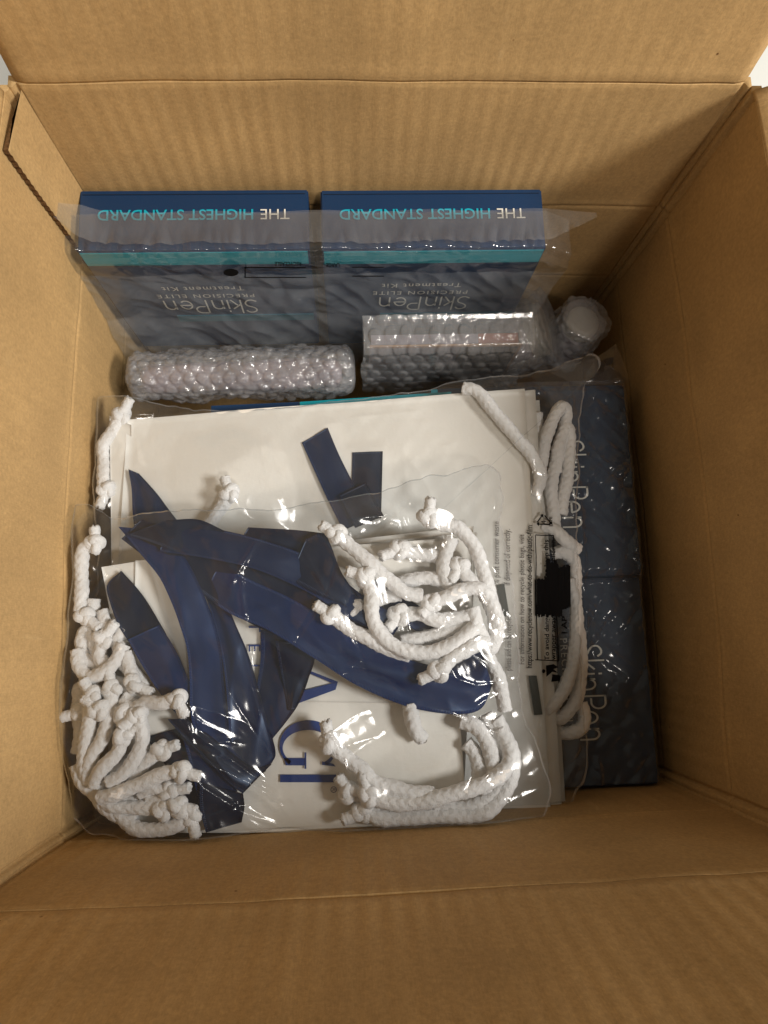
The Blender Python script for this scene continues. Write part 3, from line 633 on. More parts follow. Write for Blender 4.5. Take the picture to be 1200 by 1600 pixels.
ribbon(fb[0], lambda x, y: (x, y), [(318,930,6),(362,960,9),(420,985,11),(490,1028,12),(560,1072,11),(640,1105,9),(710,1116,6),(752,1108,5),(770,1072,6)],
       [(345,880,6),(390,905,9),(455,935,11),(525,975,12),(590,1015,12),(655,1035,10),(705,1045,8),(738,1035,10),(752,1018,14)], seed=31, wave=.004, crown=.003, m=MRIBL, **RB)
ribbon(fb[0], lambda x, y: (x, y), [(676,1050,9),(700,1056,12),(728,1054,15),(750,1040,17)], [(700,1040,9),(718,1036,12),(738,1024,15),(752,1018,17)], seed=32, wave=.001, **RB)

NB = [ # (bag, points, knot at start, knot at end, tail bend)
 (1, [(560,430,5),(620,415,6),(700,410,6),(770,435,6)], 0, 0, None),
 (1, [(575,290,7),(640,305,6),(700,305,6),(735,315,4)], 1, 0, .6),
 (1, [(560,695,6),(650,680,7),(760,650,8),(840,620,8),(880,600,7)], 0, 0, None),
 (1, [(790,230,9),(762,300,9),(752,370,9),(772,430,9),(800,475,8)], 0, 0, None),
 (2, [(835,375,9),(860,410,10),(930,470,9),(970,560,9),(985,660,9),(960,725,9),(925,680,10),(900,610,11),(880,540,11)], 1, 0, 2.0),
 (0, [(375,535,7),(440,515,7),(500,490,8),(560,480,9)], 1, 0, -.5),
 (0, [(575,570,9),(640,570,9),(710,595,10),(790,592,10),(875,578,9)], 1, 0, .8),
 (0, [(720,510,12),(770,490,14),(840,462,14),(900,455,14),(945,485,13),(980,560,12),(1000,640,10)], 1, 0, .4),
 (0, [(700,150,12),(750,170,12),(810,185,12),(868,235,12),(905,310,12),(935,400,11),(958,480,10),(985,580,8),(990,680,7)], 1, 0, -1.2),
 (0, [(290,225,14),(340,275,15),(420,340,15),(500,415,15),(570,470,15),(650,487,12)], 1, 0, .2),
 (1, [(270,590,12),(330,630,12),(400,672,12),(460,708,11),(530,735,10),(600,760,8)], 1, 0, .1),
 (0, [(410,425,16),(430,490,17),(430,560,17),(452,630,16),(505,690,15),(580,732,15),(665,745,15),(760,722,15),(840,672,15),(890,630,14)], 1, 0, .9),
 (0, [(745,810,15),(790,765,16),(845,735,16),(900,700,15),(940,700,12)], 1, 0, -.4),
 (1, [(940,740,5),(965,790,5),(995,850,5),(1012,920,4),(1025,1000,2)], 0, 0, None)]
for b, P, a, c, tl in NB: cord(fb[b], ZB, P, zf, DR_F, k0=bool(a), k1=bool(c), tail0=tl)
for b, P, a, c, tl in [
 (0, [(600,285,5),(612,350,6),(630,410,5.5),(655,440,3)], 0, 0, None),
 (2, [(850,460,1),(890,500,2),(910,580,2),(900,660,1)], 0, 0, None),
 (2, [(940,330,1),(990,420,2),(1012,520,2),(1000,620,2),(960,690,2)], 0, 0, None),
 (1, [(828,360,4),(890,385,6),(940,445,6),(965,520,6),(970,620,5),(930,690,4)], 0, 0, None),
 (1, [(350,690,6),(400,715,5),(480,760,5),(600,770,5)], 1, 0, -.5),
 (1, [(700,750,6),(850,750,6),(960,705,6),(1030,620,5)], 0, 0, None),
 (0, [(410,775,7),(460,790,8),(560,800,8),(680,812,8),(800,822,8),(880,808,8),(950,762,8),(1015,690,7),(1055,600,6),(1060,520,5),(1030,430,4),(985,350,3)], 1, 0, .7),
 (0, [(440,700,12),(490,722,13),(580,730,13),(700,712,14),(820,680,14),(940,640,13),(1010,595,11),(1045,540,9),(1040,470,6),(1000,395,4)], 1, 0, -.9),
 (0, [(255,470,12),(310,520,12),(380,575,12),(440,630,12),(520,662,12),(620,682,12),(705,690,10)], 1, 0, -.6)]:
    cord(fb[b], ZC, P, zf, DR_F, k0=bool(a), k1=bool(c), tail0=tl, R=.0049)
for b, P, a, c, tl in [
 (2, [(150,880,-2),(200,930,0),(215,1000,1),(180,1080,1),(140,1150,0)], 0, 0, None),
 (2, [(330,640,1),(300,690,2),(320,780,3),(380,840,3),(420,900,3)], 0, 0, None),
 (2, [(170,620,-3),(140,680,-2),(150,760,-1),(200,800,0),(260,830,1)], 0, 0, None),
 (2, [(260,1050,3),(220,1130,3),(180,1200,2),(200,1290,1),(270,1330,2)], 0, 0, None),
 (2, [(420,1180,4),(350,1230,4),(280,1270,4),(220,1330,3),(240,1420,2)], 0, 0, None),
 (2, [(520,1320,4),(440,1380,4),(340,1400,3),(270,1370,3)], 0, 0, None),
 (1, [(110,1240,1),(140,1320,1),(200,1380,2),(280,1460,3),(380,1490,4)], 0, 0, None),
 (2, [(180,265,0),(145,280,0),(113,330,0),(100,400,-1),(102,480,-1),(120,560,0)], 1, 1, 1.2),
 (2, [(190,500,-3),(180,600,-3),(190,690,-2),(215,760,-1)], 0, 0, None),
 (2, [(230,555,-2),(250,640,0),(290,690,1),(330,720,2)], 0, 0, None),
 (2, [(200,880,-2),(170,920,-2),(120,900,-3),(105,960,-3)], 0, 0, None),
 (2, [(120,1190,-4),(130,1080,-3),(120,980,-3),(140,900,-2)], 0, 0, None),
 (1, [(325,705,7),(290,775,8),(232,832,8),(170,850,6),(130,805,4),(112,730,2)], 0, 0, None),
 (2, [(230,700,3),(215,760,4),(250,800,4)], 1, 0, None),
 (1, [(365,860,8),(350,800,7),(335,740,6)], 1, 0, .7),
 (2, [(430,930,3),(370,915,3),(310,880,3),(250,870,2)], 0, 0, None),
 (2, [(100,1005,1),(140,990,2),(170,1020,2)], 1, 0, 0),
 (0, [(185,955,9),(175,1010,9),(165,1080,8),(150,1165,7),(148,1250,5),(170,1325,3)], 1, 0, .7),
 (0, [(270,925,8),(262,1000,9),(250,1060,9),(228,1130,9),(185,1195,8),(160,1270,5)], 1, 0, .3),
 (0, [(540,955,16),(485,972,16),(430,965,13),(370,990,10),(320,960,6)], 1, 0, -1.4),
 (1, [(240,1000,10),(300,1010,8),(330,1050,8)], 1, 0, None),
 (0, [(340,1000,9),(365,960,6),(330,930,5)], 1, 0, .9),
 (0, [(395,1045,13),(405,1100,13),(400,1160,12),(368,1225,11),(318,1285,10),(255,1325,8)], 1, 0, 1.9),
 (1, [(315,1140,12),(290,1195,12),(240,1245,11),(205,1290,9),(190,1335,6)], 1, 0, -.7),
 (1, [(480,1185,10),(440,1215,9),(400,1255,7),(340,1300,5)], 1, 0, -.3),
 (1, [(510,1350,9),(450,1345,9),(400,1370,6)], 1, 0, .3),
 (0, [(555,1275,14),(500,1285,14),(430,1312,13),(350,1348,12),(280,1375,11),(215,1388,8)], 1, 0, -.4),
 (2, [(480,1440,9),(420,1435,8),(350,1432,7),(285,1425,6),(235,1400,4)], 1, 0, .4),
 (1, [(550,1420,10),(490,1400,8),(430,1400,6)], 1, 0, 0),
 (0, [(605,1480,9),(560,1512,9),(480,1532,8),(400,1530,7),(340,1500,5),(290,1440,3),(260,1400,2)], 1, 0, -1.9)]:
    cord(fb[b], ZA, P, zf, DR_F, k0=bool(a), k1=bool(c), tail0=tl, R=.0044)

# ------------------------------------------------------------------ film bags
def film_bag(root, outline, zref, drape, m, edge_z, nth=900, nr=230, seed=0, crumple=.0008, name='film', edge_w=.06, center=None):
    P = [at(u, v, zref)[:2] for u, v in outline]; P.append(P[0])
    B, _ = catmull([(x, y, 0) for x, y in P], .0016); B = B[:, :2]
    L = np.r_[0, np.cumsum(np.linalg.norm(np.diff(B, axis=0), axis=1))]; s = np.linspace(0, L[-1], nth, endpoint=False)
    B = np.stack([np.interp(s, L, B[:, k]) for k in (0, 1)], 1)
    Nb = np.roll(B, -3, 0)-np.roll(B, 3, 0); Nb = np.stack([-Nb[:, 1], Nb[:, 0]], 1)/(np.linalg.norm(Nb, axis=1)[:, None]+1e-9)
    B = B + Nb*np.array([.0030*(abs(noise.noise(Vector((b[0]*34, b[1]*34, seed))))-.2) + .0012*noise.noise(Vector((b[0]*140, b[1]*140, seed+2))) for b in B])[:, None]
    c = B.mean(0) if center is None else at(*center, zref)[:2]; t = np.linspace(0, 1, nr)**.8
    XY = c + t[:, None, None]*(B[None]-c); X, Y = XY[..., 0], XY[..., 1]; Z = drape.at(X, Y)
    ez = edge_z(X, Y) if callable(edge_z) else edge_z
    X = np.maximum(X, .0012); Y = np.maximum(Y, .0012); XY = np.stack([X, Y], -1)
    e = np.clip((1-t)/edge_w, 0, 1)[:, None]; e = np.sqrt(1-(1-e)**2)
    Z = Z - .0009*(1-e)
    cr = np.zeros_like(Z)
    for i in range(nr):
        for j in range(nth):
            x_, y_ = X[i, j], Y[i, j]; wx = .35*noise.noise(Vector((x_*20, y_*20, seed+7)))
            p = Vector(((x_+y_*.6)*26+wx, (y_-x_*.6)*11, seed)); q = Vector(((x_-y_*.5)*34, (y_+x_*.5)*60+wx, seed+3))
            cr[i, j] = abs(noise.noise(p))*-2.4 + abs(noise.noise(q))*-1.1 + abs(noise.noise(Vector((x_*150+wx*3, (y_+x_)*70, seed+11))))*-.35
    Z = Z + crumple*(cr+.7)
    V = np.stack([X, Y, Z], -1).reshape(-1, 3)
    f_ = mesh(name, V, grid_faces(nr, nth, True), m, root, True)
    E = np.stack([X[-1], Y[-1], Z[-1]], -1); I = np.stack([X[-1]*.992+c[0]*.008, Y[-1]*.992+c[1]*.008, np.interp(.985, t, np.arange(nr))*0+Z[np.searchsorted(t, .992)]], -1)
    SV = []
    for k in range(nth): SV += [tuple(E[k]+np.array([0, 0, .0003])), tuple(I[k]+np.array([0, 0, .0003]))]
    mesh('edge_seam', SV, [(2*k, 2*((k+1) % nth), 2*((k+1) % nth)+1, 2*k+1) for k in range(nth)], MSEAM, root, True)
    return f_
DR_M.h = np.maximum(DR_M.h, -.052)
DR_M.settle(5, 3, .0012)
for pts, a, wd in [ ([Z6(1000,395), Z6(1005,480), Z6(1010,640), Z6(1030,800), (840,900)], .0034, .0030), ([Z6(560,195), Z6(380,210), Z6(250,225)], .0018, .003),
     ([(205,650),(260,648),(330,642)], .0022, .003), ([(180,640),(195,700),(170,760),(165,800)], .003, .004), ([(215,690),(222,720),(230,726)], .002, .002),
     ([(840,980),(846,1060),(850,1120)], .002, .003), ([(800,1200),(860,1180)], .0015, .003), ([(880,1240),(900,1190),(905,1160)], .003, .003), ([(650,680),(690,700),(720,690)], .0012, .004)]:
    DR_M.ridge([at(u, v, ZM) for u, v in pts], a, wd)
folds(DR_M, (150, 620, 880, 1150), 46, ZM, 5, ang=[-.25, 1.3, .6], amp=(.0006, .0016))
pm = thing('poly_bag', tuple(at(560, 900, -.04)), 'clear plastic bag with printed recycling notes around the larger white gift bags', 'plastic bag')
film_bag(pm, [(138,632),(150,622),(200,622),(330,640),(470,634),(600,616),(740,598),(845,578),(895,562),(928,550),(940,570),(918,600),(908,660),(905,800),(908,960),(915,1100),(922,1190),(905,1240),(868,1270),(700,1282),(400,1288),(160,1290),(145,1100),(146,950),(150,850),(147,740),(140,670)],
         ZM, DR_M, MFILM2, -.045, seed=5, crumple=.0006, center=(520, 950))
DR_F.h = np.maximum(DR_F.h, DR_M.f)
DR_F.settle(6, 3, .0013)
for pts, a, wd in [ ([ZA(530,1040), ZA(620,1120), ZA(730,1220), ZA(880,1310), ZA(1000,1400), ZA(1100,1520)], .0050, .0034), ([ZA(500,1060), ZA(610,1180), ZA(700,1320), ZA(850,1440), ZA(1040,1540)], .0036, .0028),
     ([ZA(620,1060), ZA(760,1160), ZA(900,1280), ZA(1140,1440)], .0034, .0026), ([ZA(950,215), ZA(880,330), ZA(800,460)], .0022, .0026), ([ZA(300,180), ZA(360,140), ZA(450,110)], .004, .003), ([ZA(160,100), ZA(120,160), ZA(90,230)], .004, .004),
     ([ZB(900,420), ZB(890,480), ZB(930,560), ZB(910,620), ZB(830,690), ZB(770,770)], .0040, .0030), ([ZB(350,155), ZB(480,140), ZB(600,60)], .0040, .005), ([ZB(680,0), ZB(500,180), ZB(390,280)], .0022, .0024),
     ([ZB(975,100), ZB(985,40)], .004, .003), ([ZC(640,205), ZC(620,300), ZC(600,300)], .0014, .002), ([ZC(1000,575), ZC(940,580), ZC(890,620)], .0030, .003), ([ZC(850,320), ZC(920,270), ZC(995,240)], .0034, .003),
     ([ZA(640,330), ZA(560,240), ZA(500,330)], .0015, .003), ([ZA(180,420), ZA(240,470), ZA(330,540)], .0015, .002), ([ZA(60,1100), ZA(90,1200), ZA(100,1300)], .004, .004), ([ZC(520,560), ZC(700,610), ZC(820,650)], .0012, .003),
     ([ZA(850,560), ZA(1000,640), ZA(1140,720)], .0016, .003), ([ZC(200,100), ZC(420,130), ZC(640,200)], .0014, .003), ([ZA(120,700), ZA(70,850), ZA(60,1000)], .003, .004)]:
    DR_F.ridge([at(u, v, ZF+.008) for u, v in pts], a, wd)
folds(DR_F, (100, 780, 800, 1290), 100, .006, 3, amp=(.0008, .0026), ang=[.75, .65, .85, -.5, 1.35])
pf = thing('poly_bag', tuple(at(450, 1060, -.02)), 'clear crinkled plastic bag around the front pack, lying uppermost with bright creases', 'plastic bag')
film_bag(pf, [(106,845),(112,798),(132,788),(160,800),(195,812),(300,800),(430,801),(520,790),(600,770),(700,746),(770,727),(784,765),(778,815),(790,880),(800,960),(806,1040),(815,1110),(842,1180),(858,1240),(838,1288),(770,1300),(560,1308),(300,1308),(200,1305),(140,1292),(116,1240),(102,1150),(98,1060),(106,950)],
         0.0, DR_F, MFILM, -.012, seed=9, crumple=.0008, center=(450, 1060))
# print on the middle bag
def on_film(conv, pts, dr=DR_M, z=ZM+.004, lift=.0007):
    out = []
    for x, y in pts:
        p = at(*conv(x, y), z); out.append((p[0], p[1], float(dr.at(p[0], p[1]))+lift))
    return out
ident = lambda x, y: (x, y)
def up_text(body, x, y0, y1, m, h=14, bold=0, flip=False):     # reads upwards in the photo from y0 to y1
    v, f = text_vf(body, 1.0, align='LEFT', bold=bold); L = v[:, 0].max()-v[:, 0].min(); sx = (y0-y1)/L
    mesh('film_lettering', on_film(ident, [(x - b*h, y0 - (a-v[:, 0].min())*sx) for a, b in v]), f, m, pm)
up_text('please and can be recycled', 796, 1048, 962, MINKG, 13)
up_text('if disposed of correctly.', 794, 914, 826, MINKG, 14)
up_text('% post consumer waste', 777, 912, 814, MINKG, 13)
up_text('For information on how to recycle plastic bags, visit', 817, 1038, 834, MINKG, 12)
up_text('https://www.recyclenow.com/what-to-do-with/plastic-film', 829, 1044, 820, MINK, 12, .012)
up_text('To avoid danger of suffocation keep this', 857, 1032, 842, MINK, 11, .02)
up_text('wrapper away from babies and children', 868, 1032, 842, MINK, 11, .02)
up_text('I AP', 886, 990, 962, MINK, 11, .03)
def blk(pts, m, name='ink_block'):
    n = len(pts); mesh(name, on_film(ident, pts), [tuple(range(n))], m, pm)
blk([(827,1056),(840,1056),(849,1117),(836,1118)], MINKD)
blk([(777,914),(789,912),(797,962),(787,964)], MINKD)
for a, b in (((838,835),(868,835)), ((838,1031),(877,1033)), ((838,835),(841,1031)), ((868,835),(877,1033))):
    a, b = np.array(a, float), np.array(b, float); d = (b-a)/np.linalg.norm(b-a); n = np.array([-d[1], d[0]])*.8
    k = 12; V = []
    for i in range(k+1): q = a+(b-a)*i/k; V += [tuple(q-n), tuple(q+n)]
    mesh('notice_border', on_film(ident, V), [(2*i, 2*i+2, 2*i+3, 2*i+1) for i in range(k)], MINK, pm)
# marker scribble made of many strokes over the notice
V, Fc = [], []
for i in range(46):
    x = 839 + (893-839)*i/45 + random.uniform(-1, 1); ya = (902 if x < 856 else 874 if x < 876 else 882) + random.uniform(-3, 6); yb = (962 if x < 880 else 950) + random.uniform(-4, 3); o = len(V)
    V += [(x-1.3, ya), (x+1.3, ya+random.uniform(-2, 2)), (x+2.0, yb), (x-.8, yb+random.uniform(-2, 2))]; Fc.append((o, o+1, o+2, o+3))
pts = on_film(ident, V, lift=.0011); mesh('marker_scribble', [(x, y, z+.00003*(i//4)) for i, (x, y, z) in enumerate(pts)], Fc, MINK, pm)
# recycling triangle with 4, LDPE, and the tidy man
tri = [(840,817),(852,801),(866,818)]
for i in range(3):
    a, b = np.array(tri[i], float), np.array(tri[(i+1) % 3], float); d = (b-a)/np.linalg.norm(b-a); n = np.array([-d[1], d[0]])
    a2, b2 = a+d*3, b-d*5
    mesh('recycling_arrow', on_film(ident, [tuple(a2-n), tuple(a2+n), tuple(b2+n), tuple(b2-n), tuple(b2+n*3.5), tuple(b2+d*5), tuple(b2-n*3.5)]), [(0,1,2,3), (4,5,6)], MINK, pm)
v, f = text_vf('4', 12); mesh('film_lettering', on_film(ident, [(853-b, 814-a) for a, b in v]), f, MINK, pm)
v, f = text_vf('LDPE', 7, bold=.15); mesh('film_lettering', on_film(ident, [(864-b, 813-a) for a, b in v]), f, MINK, pm)
blk(arc(851, 1049, 3.2, 3.2, 0, 330, 11), MINK, 'tidy_man_mark')
blk([(855,1040),(868,1038),(876,1043),(868,1046),(876,1052),(866,1050),(856,1058)], MINK, 'tidy_man_mark')
blk([(866,1054),(879,1056),(879,1064),(864,1066)], MINK, 'tidy_man_mark')

# ---------------- clear film over the two standing kits, grey reflection painted as a veil
kb = thing('poly_bag', (.155, .36, -.12), 'clear plastic bag with painted sheen around the two navy cartons at the back wall', 'plastic bag')
nu, nv = 330, 150; V = []
tp = [(.3800, .0294), (.3700, .0292), (.3620, .0292), (.3555, .0275), (.3535, .0200), (.3525, -.010), (.3510, -.050), (.3440, -.085), (.3400, -.115)]
tl_ = np.r_[0, np.cumsum([math.hypot(tp[i+1][0]-tp[i][0], tp[i+1][1]-tp[i][1]) for i in range(len(tp)-1)])]
for i in range(nu):
    for j in range(nv):
        a, b = i/(nu-1), j/(nv-1); q = b*tl_[-1]; y = np.interp(q, tl_, [p[0] for p in tp]); z = np.interp(q, tl_, [p[1] for p in tp])
        xl, xr = (-.002, .324-.016*max(0, b-.2)); x = max(-.001, xl)+(xr-max(-.001, xl))*a
        out = .0022*abs(noise.noise(Vector((x*40, q*22, 1)))) + .0034*abs(noise.noise(Vector((x*14+q*18, q*30-x*8, 5)))) - .0016*abs(noise.noise(Vector((x*60-q*40, q*50, 15)))) + .0008 
        fr_ = math.exp(-((q-.0245)/.0060)**2); out += fr_*(.0060*abs(noise.noise(Vector((x*95, q*24, 9)))) + .0020*abs(noise.noise(Vector((x*240, q*60, 19)))) - .001)
        if x > .306: z -= (x-.306)*.6
        lowk = max(0, b-.35)
        out += lowk*.016*(.6+noise.noise(Vector((x*22, q*14, 3))))
        if b < .19: V.append((x, y, z+out*.7))
        else: V.append((x, y-out, z+out*.2))
fk = mesh('film', V, grid_faces(nu, nv), MFILMK, kb, True); fk.data.materials.append(MFILMG)
for p in fk.data.polygons:
    if p.center[1] + .36 > .3495 and p.center[2] - .12 > .004: p.material_index = 1
# second layer: the turned-over strip of the mouth lying on the end faces, with its heat seal
V = []
for i in range(420):
    for j in range(24):
        a, b = i/419, j/23; x = .0005+.334*a; tp_ = max(0, (x-.306)/.0285, (.012-x)/.012*.7); y = .3800-.0225*(b*(1-.85*tp_)+.35*tp_); V.append((x, y+.0006*math.sin(x*90), .0325+.020*max(0, (.030-x)/.030)**2+.010*max(0, (x-.306)/.03)+.0008*noise.noise(Vector((x*60, y*60, 2)))+.0052*b**2.2*abs(noise.noise(Vector((x*110, y*30, 7))))))
mesh('bag_mouth_strip', V, grid_faces(420, 24), MFILMS, kb, True)
def kfront(u, v): p = aty(u, v, .352); return (p[0], .3498, p[2])
v, f = text_vf('RECYCLABLE', 9, bold=.2); mesh('film_lettering', [kfront(450+a*.8, 407+b) for a, b in ((-a, b) for a, b in v)], f, MINK, kb)
v, f = text_vf('LARGE', 9, bold=.2); mesh('film_lettering', [kfront(520+a*.8, 409+b) for a, b in ((-a, b) for a, b in v)], f, MINK, kb)
for (x0, y0_, x1, y1_) in ((382,412,478,414), (382,428,478,429.5), (382,412,384,429), (550,412,600,413.5), (550,426,600,427.5)):
    mesh('notice_border', [kfront(x0,y0_), kfront(x1,y0_), kfront(x1,y1_), kfront(x0,y1_)], [(0,1,2,3)], MINK, kb)
mesh('tidy_man_mark', [kfront(*p) for p in arc(361, 421, 12, 6, 0, 330, 11)], [tuple(range(12))], MINK, kb)

# ---------------- frosted film over the two lying kits at the right
kr = thing('poly_bag', (.34, .13, -.09), 'frosted wrinkled plastic bag over the two shaded navy cartons along the right wall', 'plastic bag')
nu, nv = 120, 330; V = []
for i in range(nu):
    for j in range(nv):
        a, b = i/(nu-1), j/(nv-1); y = .004 + b*.294; x = .285 + a*.1055
        z = -.0655 - .006*min(1, max(0, (.149-y)/.01+.5)) + .0026
        d = noise.noise(Vector((x*30+y*30, (y-x)*70, 3))); out = .0030*abs(d)+.0012*noise.noise(Vector((x*90, y*90, 6))) - .0014*abs(noise.noise(Vector(((x-y)*20, (y+x)*95, 16)))) + .0006
        if a > .93: z -= ((a-.93)/.07)**2*.016; x = min(x, .3915)
        sm = math.exp(-((x-.342)/.0022)**2); out += sm*.0009*(1+noise.noise(Vector((x*60, y*260, 8))))
        if b > .97: z -= (b-.97)*.1
        V.append((x, y, z+out))
mesh('film', V, grid_faces(nu, nv), MFILMR, kr, True)
# bag corner standing up beside the back end
T = [at(930, 560, -.055), at(962, 538, -.045), at(986, 598, -.060), at(905, 603, -.060), at(850, 580, -.050), at(955, 575, -.040)]
def crumple_tri(name, A, B, C_, n, amp, m, parent, seed):
    V, Fc, idx = [], [], {}
    for i in range(n+1):
        for j in range(n+1-i):
            a, b = i/n, j/n; p = np.array(A)*(1-a-b)+np.array(B)*a+np.array(C_)*b
            p = p+np.array([.3, .3, 1])*amp*abs(noise.noise(Vector(p*70)+Vector((0, 0, seed)))); idx[i, j] = len(V); V.append(p)
    for i in range(n):
        for j in range(n-i):
            Fc.append((idx[i, j], idx[i+1, j], idx[i, j+1]))
            if j < n-i-1: Fc.append((idx[i+1, j], idx[i+1, j+1], idx[i, j+1]))
    return V, Fc
VV, FF = [], []
for (a, b, c) in ((0, 1, 5), (1, 2, 5), (2, 3, 5), (3, 0, 5), (4, 0, 3)):
    V, Fc = crumple_tri('', T[a], T[b], T[c], 16, .003, None, None, a); o = len(VV); VV += V; FF += [tuple(x+o for x in f) for f in Fc]
mesh('bag_corner', VV, FF, MFILM2, kr, True)

# ------------------------------------------------------------------ bubble wrap
def bubble_h(s, t, r=.0040, h=.0021, pitch=.0096):
    s += .0016*noise.noise(Vector((s*45, t*45, 2.2))); t += .0016*noise.noise(Vector((s*45, t*45, 7.2)))
    row = round(t/(pitch*.866)); best = 0
    for rr in (row-1, row, row+1):
        off = (rr % 2)*pitch/2; col = round((s-off)/pitch)
        d = math.hypot(s-off-col*pitch, t-rr*pitch*.866)
        rnd = .25+.85*abs(noise.noise(Vector((col*1.37+.5, rr*2.11+.3, .5)))*1.6)
        if d < r: best = max(best, h*rnd*(1-(d/r)**5)**.6)
    return best
def roll(name, parent, A, B, R, m, seed, squash=1.0, n_len=200, n_ang=150, bub=True):
    A, B = np.array(A, float), np.array(B, float); ax = B-A; L = np.linalg.norm(ax); ax /= L
    up = np.array([0, 0, 1.]) if abs(ax[2]) < .8 else np.array([0, 1., 0]); e2 = np.cross(ax, up); e2 /= np.linalg.norm(e2); e1 = np.cross(e2, ax)
    V = []
    for i in range(n_len):
        q = i/(n_len-1)
        endf = min(1, math.sqrt(max(0, 1-(max(0, abs(q-.5)*2-.90)/.10)**2))+.0)
        for j in range(n_ang):
            a = 2*math.pi*j/n_ang
            r = R*(1+.22*noise.noise(Vector((q*5, math.cos(a)*1.2, seed+math.sin(a)))))*(.35+.65*endf)
            if bub: r += bubble_h(q*L+seed*.003, a*R)*(.5+.5*endf) - .0030*abs(noise.noise(Vector((q*L*40, math.cos(a)*3, math.sin(a)*3+seed)))) - .0010*abs(noise.noise(Vector((q*L*210, math.cos(a)*6, math.sin(a)*6+seed)))) + .002
            V.append(A + ax*q*L + (e1*math.cos(a)*squash + e2*math.sin(a))*r)
    Fc = grid_faces(n_len, n_ang, True); n = len(V); V += [A, B]
    Fc += [(n, (j+1) % n_ang, j) for j in range(n_ang)] + [(n+1, n-n_ang+j, n-n_ang+(j+1) % n_ang) for j in range(n_ang)]
    return mesh(name, V, Fc, m, parent, True)
A0, B0 = (.012, .3080, -.066), (.1800, .3090, -.062)
wr = thing('bubble_wrapped_tube', (.09, .317, -.09), 'long mauve item rolled in bubble wrap lying across in front of the left carton', 'wrapped item')
roll('wrapped_core', wr, (.020, .308, -.070), (.170, .309, -.068), .0110, MCORE, 2, bub=False, n_len=60, n_ang=40)
roll('bubble_wrap_inner', wr, A0, B0, .0138, MBUBD, 5, n_len=190, n_ang=130)
roll('bubble_wrap', wr, A0, B0, .0168, MBUBR, 8, n_len=240, n_ang=170)
# flat product box in bubble wrap
q0, q1 = at(578, 546, -.032), at(812, 534, -.032)
yb0 = (q0[1]+q1[1])/2; x0, x1 = q0[0], q1[0]
wb = thing('bubble_wrapped_box', ((x0+x1)/2, yb0, -.10), 'flat dark boxed item with red brown top edge, standing in bubble wrap', 'wrapped item')
def bx(name, a, b, m, parent):
    v, f = box_vf(*a, *b); return mesh(name, v, f, m, parent)
bx('box_body', (x0, yb0, -.105), (x1, yb0+.009, -.032), MDARK, wb)
bx('box_pale_panel', (x0-.0002, yb0-.0006, -.104), (x0+(x1-x0)*.60, yb0+.0002, -.0336), MPALE, wb)
bx('box_end_panel', (x0+.001, yb0+.001, -.0316), (x0+(x1-x0)*.72, yb0+.0082, -.0308), MPALE, wb)
bx('box_end_panel', (x0+(x1-x0)*.722, yb0+.001, -.0316), (x1-.001, yb0+.0082, -.0308), MRED, wb)
bx('box_edge', (x0-.0003, yb0-.0008, -.0332), (x1+.0012, yb0+.0006, -.0307), MKRAFT, wb)
bx('box_edge', (x1-.0004, yb0-.0009, -.105), (x1+.0014, yb0+.001, -.0335), MKRAFT, wb)
V = []; prof = [(.018, -.021), (.015, -.0225), (.011, -.0235), (.005, -.0245), (-.0025, -.0265), (-.006, -.032), (-.0068, -.045), (-.0075, -.065), (-.008, -.105)]
pl = np.r_[0, np.cumsum([math.hypot(prof[i+1][0]-prof[i][0], prof[i+1][1]-prof[i][1]) for i in range(len(prof)-1)])]
nu, nv = 230, 190; ptsn = []
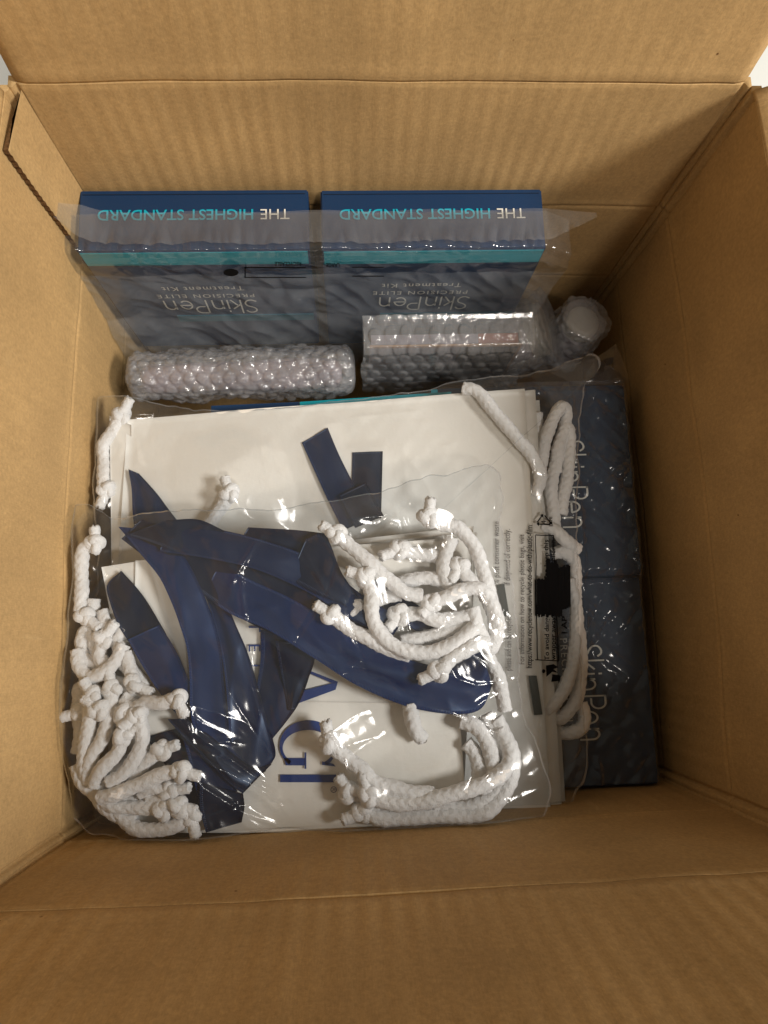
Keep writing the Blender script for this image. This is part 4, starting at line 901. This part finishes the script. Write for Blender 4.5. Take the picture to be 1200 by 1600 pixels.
for i in range(nu):
    for j in range(nv):
        a, b = i/(nu-1), j/(nv-1); q = b*pl[-1]; yy = np.interp(q, pl, [p[0] for p in prof]); zz = np.interp(q, pl, [p[1] for p in prof])
        x = x0-.005+(x1-x0+.013)*a; h = bubble_h(x, q*.74, pitch=.0105, r=.0042) + .0022*noise.noise(Vector((x*40, q*40, 4)))
        dy = np.interp(q, pl, [.35, .35, .3, .2, -.5, -.95, -1, -1, -1]); dz = math.sqrt(max(0, 1-dy*dy))
        V.append((x + (.0015*math.sin(q*90) if i in (0, nu-1) else 0), yb0+yy+dy*h, zz+dz*h))
mesh('bubble_wrap', V, grid_faces(nu, nv), MBUB, wb, True)
V2 = [(x0-.005+(x1-x0+.013)*(k//nv)/(nu-1), yb0+np.interp((k % nv)/(nv-1)*pl[-1], pl, [p[0] for p in prof])+.001, np.interp((k % nv)/(nv-1)*pl[-1], pl, [p[1] for p in prof])-.001) for k in range(nu*nv)]
mesh('bubble_wrap_backing', V2, grid_faces(nu, nv), MFILMS, wb, True)
# two wrapped round jars in the dark corner
for (u, v, zt, r, tilt, lab) in ((852, 512, -.078, .0215, 1.05, 'tilted pale capped jar in bubble wrap, left of the pair in the corner'),
                                 (913, 500, -.080, .0135, .15, 'upright pale capped jar in bubble wrap, right of the pair beside the wall')):
    c = at(u, v, zt); jr = thing('bubble_wrapped_jar', (c[0], c[1], zt-.06), lab, 'wrapped item', 'wrapped jars in the back corner')
    d = np.array([math.sin(tilt)*-1, -.12, -math.cos(tilt)]); d /= np.linalg.norm(d)
    roll('jar_body', jr, c+d*.012, c+d*.055, r*.95, MCORE, 3, bub=False, n_len=30, n_ang=40)
    e = np.cross(d, (0, 1, 0)); e /= np.linalg.norm(e); e2 = np.cross(d, e); V = []; rings = [(0, .0), (0, .80), (.0008, .95), (.003, 1), (.012, 1), (.012, .9)]
    for dd, rr in rings:
        for j in range(48): a = 2*math.pi*j/48; V.append(c+d*dd+(e*math.cos(a)+e2*math.sin(a))*r*max(rr, .001))
    mesh('cap', V, grid_faces(len(rings), 48, True), MCAP, jr, False)
    roll('bubble_wrap_inner', jr, c-d*.003, c+d*.048, r*1.2, MBUBD, 2+u % 5, n_len=80, n_ang=100)
    roll('bubble_wrap', jr, c-d*.007, c+d*.050, r*1.42, MBUBR, 4+u % 5, n_len=110, n_ang=130)
